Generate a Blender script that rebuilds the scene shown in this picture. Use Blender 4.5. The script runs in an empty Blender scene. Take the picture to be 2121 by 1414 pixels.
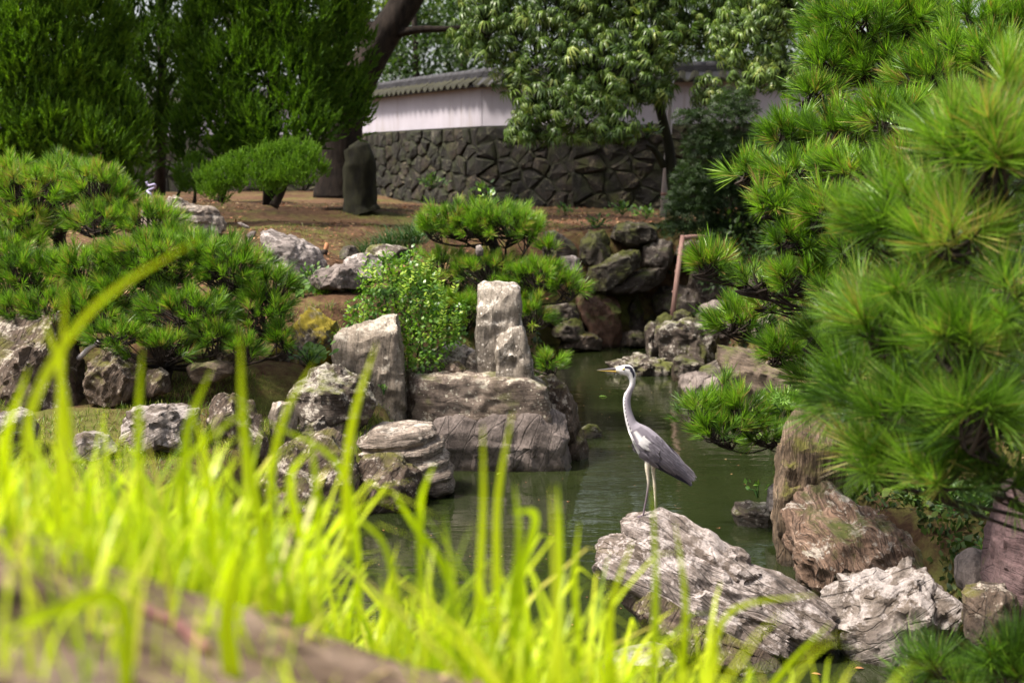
import bpy, bmesh, math, random
import numpy as np
from mathutils import Vector, Matrix
from mathutils.bvhtree import BVHTree

R = math.radians
random.seed(7)
rng = np.random.default_rng(7)
scene = bpy.context.scene
col = scene.collection

# ------------------------------------------------------------------ camera
EYE = 2.5                      # metres above the pond
PITCH = math.atan2(357.0, 2946.0)
cam_d = bpy.data.cameras.new('camera')
cam = bpy.data.objects.new('camera', cam_d)
col.objects.link(cam)
cam.location = (0, 0, EYE)
cam.rotation_euler = (R(90) - PITCH, 0, 0)
cam_d.lens = 50
cam_d.sensor_width = 36
cam_d.clip_start = 0.05
cam_d.clip_end = 600
cam_d.dof.use_dof = True
cam_d.dof.focus_distance = 8.6
cam_d.dof.aperture_fstop = 3.0
scene.camera = cam

# ------------------------------------------------------------------ sky, sun, exposure
SUN_AZ, SUN_EL = R(-108), R(58)          # azimuth from +Y (view direction), negative = left
world = bpy.data.worlds.new('World')
scene.world = world
world.use_nodes = True
wn = world.node_tree
for n in list(wn.nodes):
    wn.nodes.remove(n)
w_out = wn.nodes.new('ShaderNodeOutputWorld')
w_bg = wn.nodes.new('ShaderNodeBackground')
w_sky = wn.nodes.new('ShaderNodeTexSky')
w_sky.sky_type = 'NISHITA'
w_sky.sun_disc = False
w_sky.sun_elevation = SUN_EL
w_sky.sun_rotation = SUN_AZ
w_sky.air_density = 1.0
w_sky.dust_density = 4.0
w_sky.ozone_density = 1.0
w_hsv = wn.nodes.new('ShaderNodeHueSaturation')     # thin high cloud: pale sky
w_hsv.inputs['Saturation'].default_value = 0.30
w_hsv.inputs['Value'].default_value = 1.0
w_bg.inputs['Strength'].default_value = 0.122
wn.links.new(w_sky.outputs[0], w_hsv.inputs['Color'])
wn.links.new(w_hsv.outputs[0], w_bg.inputs['Color'])
wn.links.new(w_bg.outputs[0], w_out.inputs['Surface'])

sun_d = bpy.data.lights.new('sun', 'SUN')
sun_d.energy = 4.7
sun_d.angle = R(11)
sun_d.color = (1.0, 0.92, 0.80)
sun = bpy.data.objects.new('sun', sun_d)
col.objects.link(sun)
sdir = Vector((math.sin(SUN_AZ) * math.cos(SUN_EL), math.cos(SUN_AZ) * math.cos(SUN_EL), math.sin(SUN_EL)))
sun.rotation_euler = (-sdir).to_track_quat('-Z', 'Y').to_euler()
sun.location = (-6, -4, 14)

vs = scene.view_settings
vs.view_transform = 'Standard'
vs.look = 'None'
vs.gamma = 1
vs.exposure = 1.02
scene.cycles.use_denoising = True
scene.cycles.max_bounces = 4
scene.cycles.diffuse_bounces = 2
scene.cycles.glossy_bounces = 3
scene.cycles.transmission_bounces = 2
scene.cycles.adaptive_threshold = 0.015
scene.cycles.transparent_max_bounces = 4
scene.cycles.caustics_reflective = False
scene.cycles.caustics_refractive = False
scene.cycles.sample_clamp_indirect = 4

# ------------------------------------------------------------------ helpers
FPX = 2946.0
CP, SP = math.cos(PITCH), math.sin(PITCH)

def at(px, py, Y):
    """World point on the sight line of photo pixel (px,py), Y metres in front of the camera."""
    u = (px - 1060.5) / FPX
    v = (707.0 - py) / FPX
    dy = CP + v * SP
    dz = -SP + v * CP
    t = Y / dy
    return np.array([u * t, Y, EYE + dz * t])

def mpp(Y):
    return Y / FPX

def vnoise(p, seed=0):
    p = np.asarray(p, float)
    i = np.floor(p).astype(np.int64)
    f = p - i
    u = f * f * (3 - 2 * f)
    def h(dx, dy, dz):
        n = (i[:, 0] + dx) * 374761393 + (i[:, 1] + dy) * 668265263 + (i[:, 2] + dz) * 1440662683 + seed * 144665171
        n &= 0xffffffff
        n = ((n ^ (n >> 13)) * 1274126177) & 0xffffffff
        n = ((n ^ (n >> 15)) * 2246822519) & 0xffffffff
        return ((n ^ (n >> 16)) & 0xffff) / 65535.0
    x, y, z = u[:, 0], u[:, 1], u[:, 2]
    a = h(0, 0, 0) * (1 - x) + h(1, 0, 0) * x
    b = h(0, 1, 0) * (1 - x) + h(1, 1, 0) * x
    c = h(0, 0, 1) * (1 - x) + h(1, 0, 1) * x
    d = h(0, 1, 1) * (1 - x) + h(1, 1, 1) * x
    return (a * (1 - y) + b * y) * (1 - z) + (c * (1 - y) + d * y) * z

def fbm(p, oct=4, seed=0):
    s, a, t = 0, 1.0, 0
    p = np.asarray(p, float)
    for k in range(oct):
        s = s + a * vnoise(p * (2.03 ** k) + 17.3 * k, seed + k)
        t += a
        a *= 0.5
    return s / t

def link(name, me, mat=None, parent=None, smooth=False):
    o = bpy.data.objects.new(name, me)
    col.objects.link(o)
    if mat is not None and not me.materials:
        me.materials.append(mat)
    if parent is not None:
        o.parent = parent
    if smooth:
        me.polygons.foreach_set('use_smooth', np.ones(len(me.polygons), bool))
    return o

def tag(o, label=None, cat=None, group=None, kind=None):
    if label: o['label'] = label
    if cat: o['category'] = cat
    if group: o['group'] = group
    if kind: o['kind'] = kind
    return o

def thing(name, label, cat, loc=(0, 0, 0), group=None):
    o = bpy.data.objects.new(name, None)
    o.empty_display_size = 0.1
    o.location = [float(c) for c in loc]
    col.objects.link(o)
    return tag(o, label, cat, group)

def keep(o, parent):
    """Parent o (built in world coordinates) under an Empty that only has a location."""
    o.parent = parent
    o.matrix_parent_inverse = Matrix.Translation(-Vector(parent.location))
    return o

class Acc:
    """Collects vertices and faces for one mesh."""
    def __init__(self):
        self.v, self.f, self.n = [], [], 0
    def add(self, v, f):
        v = np.asarray(v, float)
        self.v.append(v)
        self.f += [tuple(i + self.n for i in q) for q in f]
        self.n += len(v)
    def tube(self, pts, rad, sides=6, cap=True):
        pts = [np.asarray(p, float) for p in pts]
        n = len(pts)
        if np.isscalar(rad):
            rad = [rad] * n
        V = []
        prev = None
        for i in range(n):
            t = pts[min(i + 1, n - 1)] - pts[max(i - 1, 0)]
            t = t / (np.linalg.norm(t) + 1e-9)
            if prev is None:
                a = np.cross(t, (0, 0, 1.0) if abs(t[2]) < 0.9 else (1.0, 0, 0))
            else:
                a = prev - t * np.dot(prev, t)
            a = a / (np.linalg.norm(a) + 1e-9)
            prev = a
            b = np.cross(t, a)
            for k in range(sides):
                w = 2 * math.pi * k / sides
                V.append(pts[i] + rad[i] * (math.cos(w) * a + math.sin(w) * b))
        F = []
        for i in range(n - 1):
            for k in range(sides):
                k2 = (k + 1) % sides
                F.append((i * sides + k, i * sides + k2, (i + 1) * sides + k2, (i + 1) * sides + k))
        if cap:
            F.append(tuple(range(sides))[::-1])
            F.append(tuple((n - 1) * sides + k for k in range(sides)))
        self.add(V, F)
    def trunk(self, pts, rad, n=60, sides=22, seed=1, rough=.16):
        """A bark-covered limb: swept rings with vertical ridges, burls and a flared foot."""
        P = spline(pts, n)
        rr = np.interp(np.linspace(0, len(rad) - 1, n), range(len(rad)), rad)
        k0 = self.n
        self.tube(P, list(rr), sides)
        V = self.v[-1]
        c = np.repeat(P, sides, 0)
        d = V - c
        L = np.linalg.norm(d, axis=1)
        q = np.stack([np.tile(np.cos(np.arange(sides) * 2 * math.pi / sides) * 2.2, n), np.tile(np.sin(np.arange(sides) * 2 * math.pi / sides) * 2.2, n), c[:, 2] * 1.1], 1)
        f = 1 + rough * (1.2 * (np.abs(fbm(q * 1.6, 3, seed) - .5) * -2 + .25) + 1.2 * (fbm(q * .7 + 9, 3, seed + 4) - .5) + .5 * (fbm(q * 4, 2, seed + 8) - .5))
        self.v[-1] = c + d * f[:, None]
    def box(self, lo, hi):
        x0, y0, z0 = lo
        x1, y1, z1 = hi
        self.add([(x0, y0, z0), (x1, y0, z0), (x1, y1, z0), (x0, y1, z0), (x0, y0, z1), (x1, y0, z1), (x1, y1, z1), (x0, y1, z1)],
                 [(0, 3, 2, 1), (4, 5, 6, 7), (0, 1, 5, 4), (1, 2, 6, 5), (2, 3, 7, 6), (3, 0, 4, 7)])
    def build(self, name, mat, parent=None, smooth=True, world=True):
        me = bpy.data.meshes.new(name)
        v = np.concatenate(self.v) if self.v else np.zeros((0, 3))
        me.from_pydata(v.tolist(), [], self.f)
        me.update()
        o = link(name, me, mat, None, smooth)
        if parent is not None:
            if world and parent.type == 'EMPTY':
                keep(o, parent)
            else:
                o.parent = parent
                if world:
                    o.matrix_parent_inverse = parent.matrix_basis.inverted()
        return o

def spline(pts, n):
    """Catmull-Rom through pts, n samples."""
    P = np.asarray(pts, float)
    P = np.vstack([2 * P[0] - P[1], P, 2 * P[-1] - P[-2]])
    m = len(P) - 3
    out = []
    for t in np.linspace(0, m - 1e-6, n):
        i = int(t)
        f = t - i
        a, b, c, d = P[i], P[i + 1], P[i + 2], P[i + 3]
        out.append(0.5 * ((2 * b) + (-a + c) * f + (2 * a - 5 * b + 4 * c - d) * f * f + (-a + 3 * b - 3 * c + d) * f ** 3))
    return np.array(out)

def unit(a):
    return a / (np.linalg.norm(a, axis=-1, keepdims=True) + 1e-9)

def frames(axis, normal=None):
    """(n,3,3) column frames X,Y,Z with Z along axis; Y close to normal when given, else random roll."""
    Z = unit(np.asarray(axis, float))
    if normal is None:
        normal = rng.normal(size=Z.shape)
    Y = normal - Z * np.sum(normal * Z, axis=1, keepdims=True)
    Y = unit(Y)
    X = np.cross(Y, Z)
    return np.stack([X, Y, Z], axis=2)

def scatter(name, temps, pos, fr, scale, mat, parent=None, rnd=None, which=None, world=True, kind=None):
    """One triangle mesh: template copies. temps: list of (verts, tris, tip). Point attributes: rnd (per copy), tip."""
    n = len(pos)
    pos = np.asarray(pos, float)
    scale = np.broadcast_to(np.asarray(scale, float), (n,))
    if rnd is None:
        rnd = rng.random(n)
    if which is None:
        which = rng.integers(0, len(temps), n)
    VV, TT, RR, TP = [], [], [], []
    base = 0
    for k, (tv, tf, tip, var) in enumerate(temps):
        idx = np.nonzero(which == k)[0]
        if len(idx) == 0:
            continue
        v = np.einsum('nij,kj->nki', fr[idx], tv) * scale[idx][:, None, None] + pos[idx][:, None, :]
        m, q = v.shape[0], v.shape[1]
        VV.append(v.reshape(-1, 3))
        t = tf[None] + (np.arange(m) * q)[:, None, None] + base
        TT.append(t.reshape(-1, 3))
        jit = var[None] + np.zeros((m, 1))
        RR.append((np.repeat(rnd[idx], q).reshape(m, q) + jit).ravel())
        TP.append(np.tile(tip, m))
        base += m * q
    V = np.concatenate(VV); T = np.concatenate(TT).astype(np.int32)
    me = bpy.data.meshes.new(name)
    me.vertices.add(len(V)); me.vertices.foreach_set('co', V.astype(np.float32).ravel())
    me.loops.add(T.size); me.loops.foreach_set('vertex_index', T.ravel())
    me.polygons.add(len(T)); me.polygons.foreach_set('loop_start', np.arange(0, T.size, 3, dtype=np.int32))
    a = me.attributes.new('rnd', 'FLOAT', 'POINT'); a.data.foreach_set('value', np.concatenate(RR).astype(np.float32))
    a = me.attributes.new('tip', 'FLOAT', 'POINT'); a.data.foreach_set('value', np.concatenate(TP).astype(np.float32))
    me.update(calc_edges=True)
    me.validate()
    o = link(name, me, mat)
    if parent is not None:
        keep(o, parent)
    if kind:
        o['kind'] = kind
    return o

# ------------------------------------------------------------------ materials
def new_mat(name):
    m = bpy.data.materials.new(name)
    m.use_nodes = True
    nt = m.node_tree
    for n in list(nt.nodes):
        nt.nodes.remove(n)
    return m, nt

def nd(nt, t, _props=None, **inp):
    n = nt.nodes.new(t)
    if _props:
        for k, v in _props.items():
            setattr(n, k, v)
    for k, v in inp.items():
        key = k.replace('_', ' ')
        s = n.inputs[key] if key in n.inputs else n.inputs[int(k[1:])]
        if isinstance(v, bpy.types.NodeSocket):
            nt.links.new(v, s)
        else:
            s.default_value = v
    return n

def ramp(nt, fac, stops, interp='LINEAR'):
    n = nt.nodes.new('ShaderNodeValToRGB')
    cr = n.color_ramp
    cr.interpolation = interp
    while len(cr.elements) < len(stops):
        cr.elements.new(0.5)
    for e, (p, c) in zip(cr.elements, stops):
        e.position = p
        c = (c, c, c) if np.isscalar(c) else c
        e.color = (*c[:3], 1)
    nt.links.new(fac, n.inputs[0])
    return n.outputs[0]

def mix(nt, fac, a, b, mode='MIX'):
    n = nt.nodes.new('ShaderNodeMix')
    n.data_type = 'RGBA'
    n.blend_type = mode
    for s, v in ((n.inputs[0], fac), (n.inputs[6], a), (n.inputs[7], b)):
        if isinstance(v, bpy.types.NodeSocket):
            nt.links.new(v, s)
        elif np.isscalar(v):
            s.default_value = v
        else:
            s.default_value = (*v[:3], 1)
    return n.outputs[2]

def mth(nt, op, a, b=0.0, clamp=False):
    n = nt.nodes.new('ShaderNodeMath')
    n.operation = op
    n.use_clamp = clamp
    for s, v in ((n.inputs[0], a), (n.inputs[1], b)):
        if isinstance(v, bpy.types.NodeSocket):
            nt.links.new(v, s)
        else:
            s.default_value = v
    return n.outputs[0]

def leaf_mat(name, stops, trans=0.35, tcol=None, rough=0.45, spec=0.4, tipmix=0.0, tipcol=None, basemix=0.0, basecol=None):
    m, nt = new_mat(name)
    out = nd(nt, 'ShaderNodeOutputMaterial')
    a = nd(nt, 'ShaderNodeAttribute', {'attribute_name': 'rnd'})
    c = ramp(nt, mth(nt, 'ADD', a.outputs['Fac'], 0.0, True), stops)
    t = nd(nt, 'ShaderNodeAttribute', {'attribute_name': 'tip'})
    if tipmix:
        c = mix(nt, mth(nt, 'MULTIPLY', t.outputs['Fac'], tipmix, True), c, tipcol)
    if basemix:
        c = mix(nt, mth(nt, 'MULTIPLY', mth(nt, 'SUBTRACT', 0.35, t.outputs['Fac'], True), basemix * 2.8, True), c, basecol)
    p = nd(nt, 'ShaderNodeBsdfPrincipled', Base_Color=c, Roughness=rough, Specular_IOR_Level=spec)
    if tcol is None:
        tc = mix(nt, 1.0, c, (1.35, 1.5, 0.6), 'MULTIPLY')
    else:
        tc = mix(nt, 0.6, c, tcol)
    tr = nd(nt, 'ShaderNodeBsdfTranslucent', Color=tc)
    mx = nd(nt, 'ShaderNodeMixShader', Fac=trans)
    nt.links.new(p.outputs[0], mx.inputs[1])
    nt.links.new(tr.outputs[0], mx.inputs[2])
    nt.links.new(mx.outputs[0], out.inputs[0])
    return m

def rock_mat(name, dark, mid, light, lichen=0.3, lcol=(0.62, 0.6, 0.56), lscale=16, moss=0.0, mcol=(0.09, 0.11, 0.02),
             strata=0.5, srot=(0, 0, 0), sfreq=16, scale=4, bump=0.5, rough=0.85, contrast=0.18, speck=0.0, wet=True, side=0.0, warp=0.12, vary=0.15):
    m, nt = new_mat(name)
    out = nd(nt, 'ShaderNodeOutputMaterial')
    tc = nd(nt, 'ShaderNodeTexCoord')
    oi = nd(nt, 'ShaderNodeObjectInfo')
    off = nd(nt, 'ShaderNodeVectorMath', {'operation': 'SCALE'}, Scale=40.0)
    cmb = nd(nt, 'ShaderNodeCombineXYZ', X=oi.outputs['Random'], Y=oi.outputs['Random'], Z=oi.outputs['Random'])
    nt.links.new(cmb.outputs[0], off.inputs[0])
    P = nd(nt, 'ShaderNodeVectorMath', {'operation': 'ADD'})
    nt.links.new(tc.outputs['Object'], P.inputs[0]); nt.links.new(off.outputs[0], P.inputs[1])
    P = P.outputs[0]
    geo = nd(nt, 'ShaderNodeNewGeometry')
    nz = nd(nt, 'ShaderNodeSeparateXYZ', Vector=geo.outputs['Normal']).outputs['Z']
    wz = nd(nt, 'ShaderNodeSeparateXYZ', Vector=geo.outputs['Position']).outputs['Z']
    big = nd(nt, 'ShaderNodeTexNoise', Vector=P, Scale=scale, Detail=8.0, Roughness=0.62, Distortion=0.4).outputs['Fac']
    # layered veins
    wn0 = nd(nt, 'ShaderNodeTexNoise', Vector=P, Scale=2.0, Detail=2.0)
    wv = nd(nt, 'ShaderNodeVectorMath', {'operation': 'MULTIPLY_ADD'})
    nt.links.new(wn0.outputs['Color'], wv.inputs[0]); wv.inputs[1].default_value = (warp, warp, warp); nt.links.new(P, wv.inputs[2])
    mr = nd(nt, 'ShaderNodeMapping', Vector=wv.outputs[0], Rotation=srot)
    mp = nd(nt, 'ShaderNodeMapping', Vector=mr.outputs[0], Scale=(1.2, 1.2, sfreq))
    vein = nd(nt, 'ShaderNodeTexNoise', Vector=mp.outputs[0], Scale=1.6, Detail=10.0, Roughness=0.72, Distortion=0.9).outputs['Fac']
    fac = mth(nt, 'ADD', mth(nt, 'MULTIPLY', big, 1 - strata), mth(nt, 'MULTIPLY', vein, strata))
    c = ramp(nt, fac, [(0.5 - contrast, dark), (0.5, mid), (0.5 + contrast, light)])
    # fine mottling
    fine = nd(nt, 'ShaderNodeTexNoise', Vector=P, Scale=scale * 14, Detail=5.0, Roughness=0.7).outputs['Fac']
    c = mix(nt, 0.8, c, ramp(nt, fine, [(0.32, 0.34), (0.5, 0.85), (0.7, 1.12)]), 'MULTIPLY')
    grain = nd(nt, 'ShaderNodeTexNoise', Vector=mp.outputs[0], Scale=7.0, Detail=4.0, Roughness=0.7).outputs['Fac']
    c = mix(nt, min(0.9, strata), c, ramp(nt, grain, [(0.36, 0.30), (0.5, 0.9), (0.66, 1.1)]), 'MULTIPLY')
    # cracks
    vo = nd(nt, 'ShaderNodeTexVoronoi', {'feature': 'DISTANCE_TO_EDGE'}, Vector=mp.outputs[0], Scale=1.7)
    crack = ramp(nt, vo.outputs['Distance'], [(0.0, 0.25), (0.035, 1.0)])
    c = mix(nt, 0.55, c, crack, 'MULTIPLY')
    if side:
        sn = nd(nt, 'ShaderNodeTexNoise', Vector=P, Scale=2.2, Detail=4.0).outputs['Fac']
        c = mix(nt, mth(nt, 'MULTIPLY', ramp(nt, sn, [(0.45, 0.0), (0.6, 1.0)]), side), c, (0.10, 0.075, 0.05))
    # lichen crusts: ragged pale patches and small round spots, thicker on upward faces
    if lichen:
        n2 = nd(nt, 'ShaderNodeTexNoise', Vector=P, Scale=lscale * 0.35, Detail=9.0, Roughness=0.78, Distortion=0.3).outputs['Fac']
        up = mth(nt, 'MULTIPLY', mth(nt, 'ADD', nz, 0.15, True), 0.11)
        cov = mth(nt, 'ADD', n2, mth(nt, 'ADD', up, lichen * 0.20))
        crust = ramp(nt, cov, [(0.635, 0.0), (0.70, 1.0)])
        wn_ = nd(nt, 'ShaderNodeTexNoise', Vector=P, Scale=lscale * 2.0, Detail=3.0)
        dv = nd(nt, 'ShaderNodeVectorMath', {'operation': 'MULTIPLY_ADD'})
        nt.links.new(wn_.outputs['Color'], dv.inputs[0]); dv.inputs[1].default_value = (0.035, 0.035, 0.035); nt.links.new(P, dv.inputs[2])
        v1 = nd(nt, 'ShaderNodeTexVoronoi', Vector=dv.outputs[0], Scale=lscale * 1.5)
        sz = nd(nt, 'ShaderNodeSeparateColor', Color=v1.outputs['Color']).outputs[0]
        spot = ramp(nt, mth(nt, 'SUBTRACT', mth(nt, 'MULTIPLY', sz, 0.42), v1.outputs['Distance']), [(0.0, 0.0), (0.07, 1.0)])
        area = ramp(nt, cov, [(0.50, 0.0), (0.60, 1.0)])
        lf = mth(nt, 'MAXIMUM', mth(nt, 'MULTIPLY', mth(nt, 'MULTIPLY', spot, area), 0.7), crust)
        lc = mix(nt, ramp(nt, fine, [(0.35, 0.0), (0.65, 1.0)]), tuple(x * 0.5 for x in lcol), lcol)
        c = mix(nt, mth(nt, 'MULTIPLY', lf, 0.82), c, lc)
    if speck:
        v2 = nd(nt, 'ShaderNodeTexVoronoi', Vector=P, Scale=30.0)
        s2 = nd(nt, 'ShaderNodeSeparateColor', Color=v2.outputs['Color']).outputs[1]
        sp = mth(nt, 'LESS_THAN', v2.outputs['Distance'], mth(nt, 'MULTIPLY', mth(nt, 'SUBTRACT', s2, 1 - speck, True), 1.0))
        c = mix(nt, mth(nt, 'MULTIPLY', sp, 0.8), c, lcol)
    if moss:
        n3 = nd(nt, 'ShaderNodeTexNoise', Vector=P, Scale=3.4, Detail=7.0, Roughness=0.65).outputs['Fac']
        mf = ramp(nt, mth(nt, 'ADD', n3, mth(nt, 'ADD', mth(nt, 'MULTIPLY', nz, 0.12), moss * 0.3)), [(0.60, 0.0), (0.74, 1.0)])
        mc = mix(nt, fine, tuple(x * 0.4 for x in mcol), mcol)
        c = mix(nt, mf, c, mc)
    rv = [(0.0, (1.05 - vary, 0.97 - vary, 0.91 - vary)), (1.0, (1.05, 0.97, 0.91))]
    if vary > .4:      # rubble of mixed origin: grey, green-grey, brown, reddish
        rv = [(0.0, (0.45, 0.43, 0.42)), (0.2, (0.8, 0.82, 0.66)), (0.4, (0.5, 0.46, 0.4)), (0.6, (1.15, 0.95, 0.8)), (0.8, (0.62, 0.62, 0.62)), (1.0, (1.5, 1.35, 1.2))]
    c = mix(nt, 1.0, c, ramp(nt, oi.outputs['Random'], rv), 'MULTIPLY')
    r = rough
    if wet:
        wf = ramp(nt, mth(nt, 'ADD', wz, mth(nt, 'MULTIPLY', big, 0.1)), [(0.07, 1.0), (0.13, 0.0)])
        c = mix(nt, mth(nt, 'MULTIPLY', wf, 0.65), c, (0.028, 0.022, 0.014))
        r = mth(nt, 'SUBTRACT', rough, mth(nt, 'MULTIPLY', wf, 0.5))
    hgt = mth(nt, 'ADD', mth(nt, 'MULTIPLY', vein, 0.7), mth(nt, 'ADD', mth(nt, 'MULTIPLY', fine, 0.35), mth(nt, 'MULTIPLY', crack, 0.35)))
    hgt = mth(nt, 'ADD', hgt, mth(nt, 'ADD', mth(nt, 'MULTIPLY', big, 0.6), mth(nt, 'MULTIPLY', grain, 0.5 * strata)))
    b = nd(nt, 'ShaderNodeBump', Height=hgt, Strength=bump, Distance=0.03)
    p = nd(nt, 'ShaderNodeBsdfPrincipled', Base_Color=c, Roughness=r, Specular_IOR_Level=0.35, Normal=b.outputs[0])
    nt.links.new(p.outputs[0], out.inputs[0])
    return m

def plain_mat(name, c1, c2, scale=8, rough=0.7, bump=0.2, stretch=(1, 1, 1), spec=0.3, dist=0.02):
    m, nt = new_mat(name)
    out = nd(nt, 'ShaderNodeOutputMaterial')
    tc = nd(nt, 'ShaderNodeTexCoord')
    mp = nd(nt, 'ShaderNodeMapping', Vector=tc.outputs['Object'], Scale=stretch)
    n = nd(nt, 'ShaderNodeTexNoise', Vector=mp.outputs[0], Scale=float(scale), Detail=7.0, Roughness=0.65).outputs['Fac']
    c = ramp(nt, n, [(0.32, c1), (0.68, c2)])
    b = nd(nt, 'ShaderNodeBump', Height=n, Strength=bump, Distance=dist)
    p = nd(nt, 'ShaderNodeBsdfPrincipled', Base_Color=c, Roughness=rough, Specular_IOR_Level=spec, Normal=b.outputs[0])
    nt.links.new(p.outputs[0], out.inputs[0])
    return m

# ================================================================== SETTING
POND = np.array([(-3.2, 6.2), (-2.6, 8.2), (-1.9, 9.3), (-1.5, 10.3), (-0.80, 10.45), (-0.68, 11.7), (0.40, 11.9), (0.75, 12.6),
                 (0.5, 14.5), (0.4, 17), (0.35, 20.1), (1.2, 20.6), (2.9, 20.8), (2.7, 18.8), (2.7, 17.2), (3.2, 15.6), (3.3, 13.2),
                 (3.0, 11.2), (2.2, 9.4), (1.75, 8.7), (2.2, 7.6), (2.5, 6.8), (2.0, 5.9), (0, 5.3), (-2, 5.4)])
CTRL = np.array([(-2.5, 9.5, .5), (-1.5, 10.8, .5), (-3, 11, .7), (-4, 9, .6), (-2.4, 8.3, .3), (-5, 11, .95), (-2, 12, .9), (-3, 13.2, 1.35),
                 (-1.6, 13.2, 1.4), (-0.8, 12.4, 0.45), (-0.2, 12.2, .45), (0.2, 13, .5), (-0.8, 14.5, 1.4), (-2.5, 15, 1.6),
                 (-4.5, 17, 1.78), (-6, 14, 1.6), (-3, 20, 1.72), (-0.4, 17, 1.2), (0.0, 19, 1.2), (1.5, 22, 1.6), (0, 22, 1.6), (3, 22, 1.6),
                 (5, 25, 1.7), (0, 26, 1.66), (-3, 26, 1.85), (-6, 26, 1.9), (-8, 20, 1.9), (0, 31, 1.7), (-5, 40, 1.9), (6, 30, 1.7),
                 (2.7, 8.6, .5), (3.3, 9.5, .9), (2.7, 7.6, .35), (5, 10, 1.3), (3.8, 12, .5), (3.9, 15, .5), (3.6, 18, .8), (5, 18, 1.5),
                 (6, 7, 1.5), (2.8, 6.3, .35), (4, 5.5, 1.4), (-6, 6.5, 1.2), (-4, 6.5, .7), (10, 20, 1.8), (-14, 20, 1.9)])

def pond_sd(x, y):
    """Signed distance to the shoreline, positive on land."""
    p = np.stack([x, y], 1)
    d = np.full(len(p), 1e9)
    inside = np.zeros(len(p), bool)
    n = len(POND)
    for i in range(n):
        a, b = POND[i], POND[(i + 1) % n]
        ab = b - a
        t = np.clip(((p - a) @ ab) / (ab @ ab), 0, 1)
        d = np.minimum(d, np.linalg.norm(p - a - t[:, None] * ab, axis=1))
        c = ((a[1] > p[:, 1]) != (b[1] > p[:, 1]))
        with np.errstate(divide='ignore', invalid='ignore'):
            xs = a[0] + (p[:, 1] - a[1]) / (b[1] - a[1] + 1e-12) * ab[0]
        inside ^= c & (p[:, 0] < xs)
    return np.where(inside, -d, d)

def sstep(a, b, x):
    t = np.clip((x - a) / (b - a), 0, 1)
    return t * t * (3 - 2 * t)

def height(x, y):
    x = np.atleast_1d(np.asarray(x, float)); y = np.atleast_1d(np.asarray(y, float))
    w = np.zeros(len(x)); s = np.zeros(len(x))
    for cx, cy, cz in CTRL:
        k = 1 / (((x - cx) ** 2 + ((y - cy) * 0.9) ** 2) ** 2 + 0.02)
        w += k; s += k * cz
    T = s / w
    xb = np.clip(x, -3, 4)
    bank = 1.868 - 0.275 * xb - 0.10 * np.clip(xb - 0.25, 0, 1) + 0.05 * (1.7 - np.minimum(y, 1.7)) - 0.56 * np.clip(y - 1.75, 0, 9) ** 1.05
    bank = np.maximum(bank, -0.5)
    far = sstep(5.0, 6.6, y)
    edge = sstep(2.6, 5.5, np.abs(x - 0.3)) * sstep(2.5, 5.5, y)
    f = np.maximum(far, edge)
    H = bank * (1 - f) + T * f
    n = fbm(np.stack([x * 1.3, y * 1.3, x * 0], 1), 4, 3) - 0.5
    n2 = fbm(np.stack([x * 9, y * 9, x * 0 + 5], 1), 3, 9) - 0.5
    H = H + n * 0.10 + n2 * 0.03
    sd = pond_sd(x, y)
    m = sstep(-0.10, 0.38, sd)
    return -0.55 * (1 - m) + H * m

def hz(x, y):
    return float(height([x], [y])[0])

xs = np.concatenate([np.linspace(-150, -14, 12)[:-1], np.linspace(-14, -6, 20)[:-1], np.arange(-6, 6.001, 0.15), np.linspace(6, 14, 20)[1:], np.linspace(14, 150, 12)[1:]])
ys = np.concatenate([np.linspace(-60, -1, 8)[:-1], np.linspace(-1, 0.6, 12)[:-1], np.arange(0.6, 3.0, 0.05), np.arange(3.0, 24, 0.15), np.linspace(24, 45, 40), np.linspace(50, 280, 12)])
GX, GY = np.meshgrid(xs, ys)
GZ = height(GX.ravel(), GY.ravel())
gv = np.stack([GX.ravel(), GY.ravel(), GZ], 1)
nx, ny = len(xs), len(ys)
ii = (np.arange(ny - 1)[:, None] * nx + np.arange(nx - 1)[None]).ravel()
gf = np.stack([ii, ii + 1, ii + 1 + nx, ii + nx], 1)

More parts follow.
